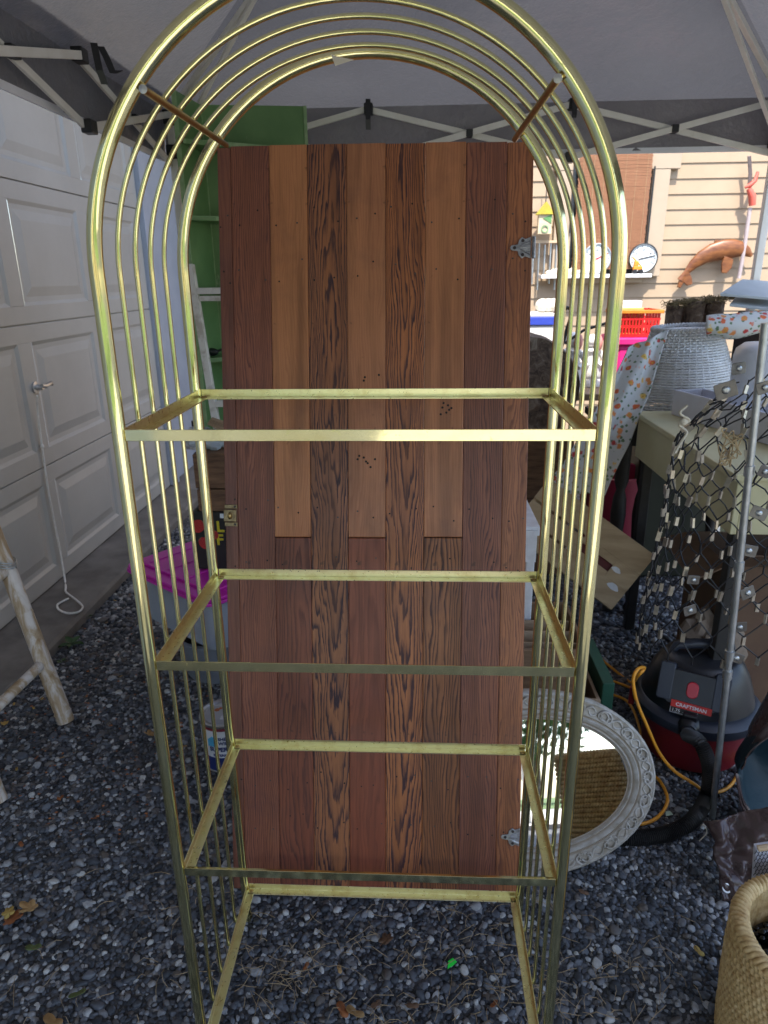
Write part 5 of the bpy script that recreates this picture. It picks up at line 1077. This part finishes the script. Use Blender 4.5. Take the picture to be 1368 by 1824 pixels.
o=m.build('black_beads',BEAD,smooth=180,origin=bc+Vector((0,0,.24)),kind='stuff'); tag(o,'heap of shiny black beads inside the woven straw basket','beads')
MB().lathe([(.138,.232),(0,.262)],30,Matrix.Translation(bc)).build('bead_bed',BLK,o)
# ---------------------------------------------------------------- litter on the gravel
LM=[mat('leaf_tan',(.46,.29,.12),(.34,.19,.07),40,.7),mat('leaf_rust',(.36,.13,.04),(.24,.08,.03),40,.7),mat('leaf_yellow',(.52,.38,.10),(.40,.24,.06),40,.7),mat('leaf_brown',(.17,.09,.045),(.10,.055,.03),40,.7),mat('leaf_green',(.16,.20,.06),(.09,.12,.04),40,.6)]
LN=['tan','rust red','yellow','dark brown','olive green']
def leafmesh(s,lobes,curl,seed):
    pts=[]; n=26
    for k in range(n):
        a=2*math.pi*k/n; r=s*(.55+.45*abs(math.cos(lobes*a/2))**.8)*(1-.25*math.cos(a)) if lobes else s*(.42+.58*abs(math.cos(a))**1.3)
        x=r*math.cos(a); y=r*math.sin(a)*(.8 if lobes else .75); pts.append((x,y,curl*(abs(y)*1.1+.6*x*x/s)+s*.12*noise.noise(Vector((x*40,y*40,seed)))))
    return pts
def leaf(px,py,s,mi,lobes=5,rot=None,kind='maple'):
    p=gr(px,py,.016); pts=leafmesh(s,lobes,rnd.uniform(.2,.6),px); n=len(pts); M=rotz(p,rot if rot is not None else rnd.uniform(0,6.28))@Matrix.Rotation(rnd.uniform(-.25,.25),4,'X')
    m=MB(M); m.add([(0,0,0)]+pts,[(0,k+1,(k+1)%n+1) for k in range(n)])
    o=m.build('fallen_leaf',LM[mi],smooth=180,solid=.0006,origin=p); 
    MB(M).tube([(-s*.3,0,.001),(-s*1.3,s*.1,.004)],.0009,4).build('stalk',LM[3],o)
    return o
LF=[(55,1618,.026,0,5,'dry tan leaf on the open gravel beside the bamboo ladder foot'),(20,1640,.028,1,5,None),(15,1625,.022,2,5,None),(60,1690,.020,4,0,None),(138,1772,.020,4,0,'round dark green leaf flat on the gravel in front of the etagere'),(95,1822,.026,0,0,None),(38,1505,.013,1,0,None),(108,1422,.012,1,0,None),(268,1310,.022,0,5,'curled tan leaf on the gravel near the paint can'),(325,1330,.016,0,0,None),(610,1800,.022,1,0,'rust brown pointed leaf below the bottom shelf rail'),(632,1806,.024,0,0,None),(690,1673,.022,3,5,None),(545,1722,.012,1,0,None),(605,1727,.012,0,0,None),(1245,1695,.016,2,0,'yellow curled leaf on the gravel near the woven basket'),(1040,1590,.014,3,0,None),(735,1792,.015,3,0,None),(670,1790,.014,3,0,None),(880,1790,.012,1,0,None),(8,1200+90,.020,2,5,None),(25,1255,.010,2,0,None),(60,1262,.010,2,0,None),(75,1245,.010,2,0,None),(30,1370,.010,2,0,None),(65,1350,.009,1,0,None),(155,1240,.010,1,0,None),(110,1350,.009,0,0,None),(205,1070,.010,2,0,None),(215,1205,.009,2,0,None),(190,1110,.009,0,0,None),(118,1140,.010,2,0,None)]
for (px,py,s,mi,lb,lab) in LF:
    o=leaf(px,py,s,mi,lb)
    if lab: tag(o,lab,'leaf')
    else: tag(o,'small dry %s leaf lying on the gravel'%LN[mi],'leaf','%s leaves scattered on the gravel'%LN[mi])
m=MB()
for (cx,cy,n,sp) in ((470,1740,70,.10),(850,1745,110,.16),(640,1660,40,.12),(980,1800,40,.14),(1165,1720,24,.09),(160,1780,20,.15),(330,1640,24,.12),(700,1800,50,.18),(940,1665,18,.1)):
    c=gr(cx,cy,0)
    for k in range(n):
        a=rnd.uniform(0,6.28); L=rnd.uniform(.02,.075); x=c.x+rnd.gauss(0,sp); y=c.y+rnd.gauss(0,sp*.55); z=.010+rnd.uniform(0,.012); b=rnd.uniform(-.8,.8)
        pts=[(x+L*t*math.cos(a+b*t),y+L*t*math.sin(a+b*t),z+.012*math.sin(math.pi*t)*rnd.random()) for t in (0,.33,.66,1)]; m.tube(pts,[.0009,.0008,.0007,.0004],4)
o=m.build('dry_grass',mat('straw_grass',(.40,.30,.18),(.26,.18,.10),40,.8),kind='stuff'); tag(o,'dry tan grass stems tangled on the gravel','grass')
r2=random.Random(5); m=MB()
for k in range(520):
    px=r2.uniform(-40,420); py=r2.uniform(1000,1500); p=gr(px,py,.012)
    if p.x<-1.55 or p.x>-.75: continue
    s=r2.uniform(.003,.007); a=r2.uniform(0,6.28); m.add([p+Vector((s*math.cos(a+q),s*.7*math.sin(a+q),r2.uniform(0,.004))) for q in (0,1.6,3.1,4.7)],[(0,1,2,3)])
o=m.build('leaf_crumbs',LM[1],kind='stuff'); tag(o,'rust brown leaf crumbs scattered beside the concrete kerb','leaf litter')
p=gr(803,1717,.014); m=MB(rotz(p,.6)); m.add([(-.014,-.006,0),(-.004,.006,.006),(.012,.008,.003),(.016,-.004,0),(.002,-.009,.005)],[(0,4,1),(1,4,2),(2,4,3)]); g_=G('neon_green'); g_.set(Base_Color=(.02,.75,.06),Roughness=.4)
tag(m.build('plastic_shard',g_.m,solid=.0015,origin=p),'tiny bright green plastic shard on the gravel','shard')
p=gr(1190,1450,.014); m=MB(rotz(p,.3)); m.add([(-.012,-.006,0),(-.004,.008,.004),(.012,.006,.003),(.012,-.008,.002)],[(0,1,2,3)]); tag(m.build('pale_leaf_scrap',mat('mint_scrap',(.45,.55,.42),None,20,.6),solid=.001,origin=p),'small pale green scrap beside the vacuum hose','scrap')
WG=mat('weed_green',(.035,.085,.020),(.02,.05,.012),30,.5)
for i,(px,py,n,s,lab) in enumerate(((128,1150,5,.045,'broad green weed growing at the concrete kerb'),(180,1065,5,.025,'small green weed sprouting by the kerb near the rope loop'),(155,1100,4,.022,'low green weed seedling between the kerb and gravel'),(110,1180,4,.022,'tiny green weed beside the bamboo ladder pole'))):
    p=gr(px,py,.012); t=thing('weed',p,lab,'weed')
    for k in range(n):
        a=6.283*k/n+i; M=rotz(p,a)@Matrix.Rotation(R(-22-9*(k%3)),4,'Y'); b=MB(M); b.grid(lambda u,v:(s*.2+s*1.1*v,s*.36*math.sin(math.pi*min(1,v*.92+.06))*(2*u-1),s*.18*abs(2*u-1)-s*.35*v*v),5,9); b.build('leaf',WG,t,smooth=180)
        MB().tube([p,M@Vector((s*.25,0,0))],.0012,5).build('stem',WG,t)
# ---------------------------------------------------------------- across the lawn, behind the camera (seen in the mirror and the brass)
HL=mat('hedge_leaf',(.07,.12,.03),(.035,.06,.015),3,.6)
for i,(x,y,h) in enumerate(((-7.5,-13,4.2),(-3.2,-14,5.0),(1.8,-13.5,4.4),(6.2,-14.2,5.2),(11,-13,4.6))):
    t=thing('garden_tree',(x,y,0),('bushy green tree across the lawn, %s in the row'%('first','second','third','fourth','fifth')[i]),'tree','trees across the lawn')
    MB().tube([(x,y,0),(x+.1,y,1.2),(x,y+.1,h*.6)],[.16,.13,.05],10).build('trunk',BARK,t,smooth=60)
    rr_=random.Random(i); b=MB()
    for k in range(2600):
        d=Vector((rr_.gauss(0,1),rr_.gauss(0,1),rr_.gauss(0,1))).normalized(); rad=(.55+.45*rr_.random())*(1+.35*noise.noise(d*2+Vector((i,0,0)))); c=Vector((x,y,h*.58))+Vector((d.x*1.9,d.y*1.7,d.z*h*.42))*rad
        s=rr_.uniform(.08,.17); q=Vector((rr_.gauss(0,1),rr_.gauss(0,1),rr_.gauss(0,1))).normalized(); p=q.orthogonal().normalized(); r_=q.cross(p); b.add([c-p*s,c+r_*s*.5,c+p*s,c-r_*s*.5],[(0,1,2,3)])
    b.build('crown',HL,t,kind='stuff')
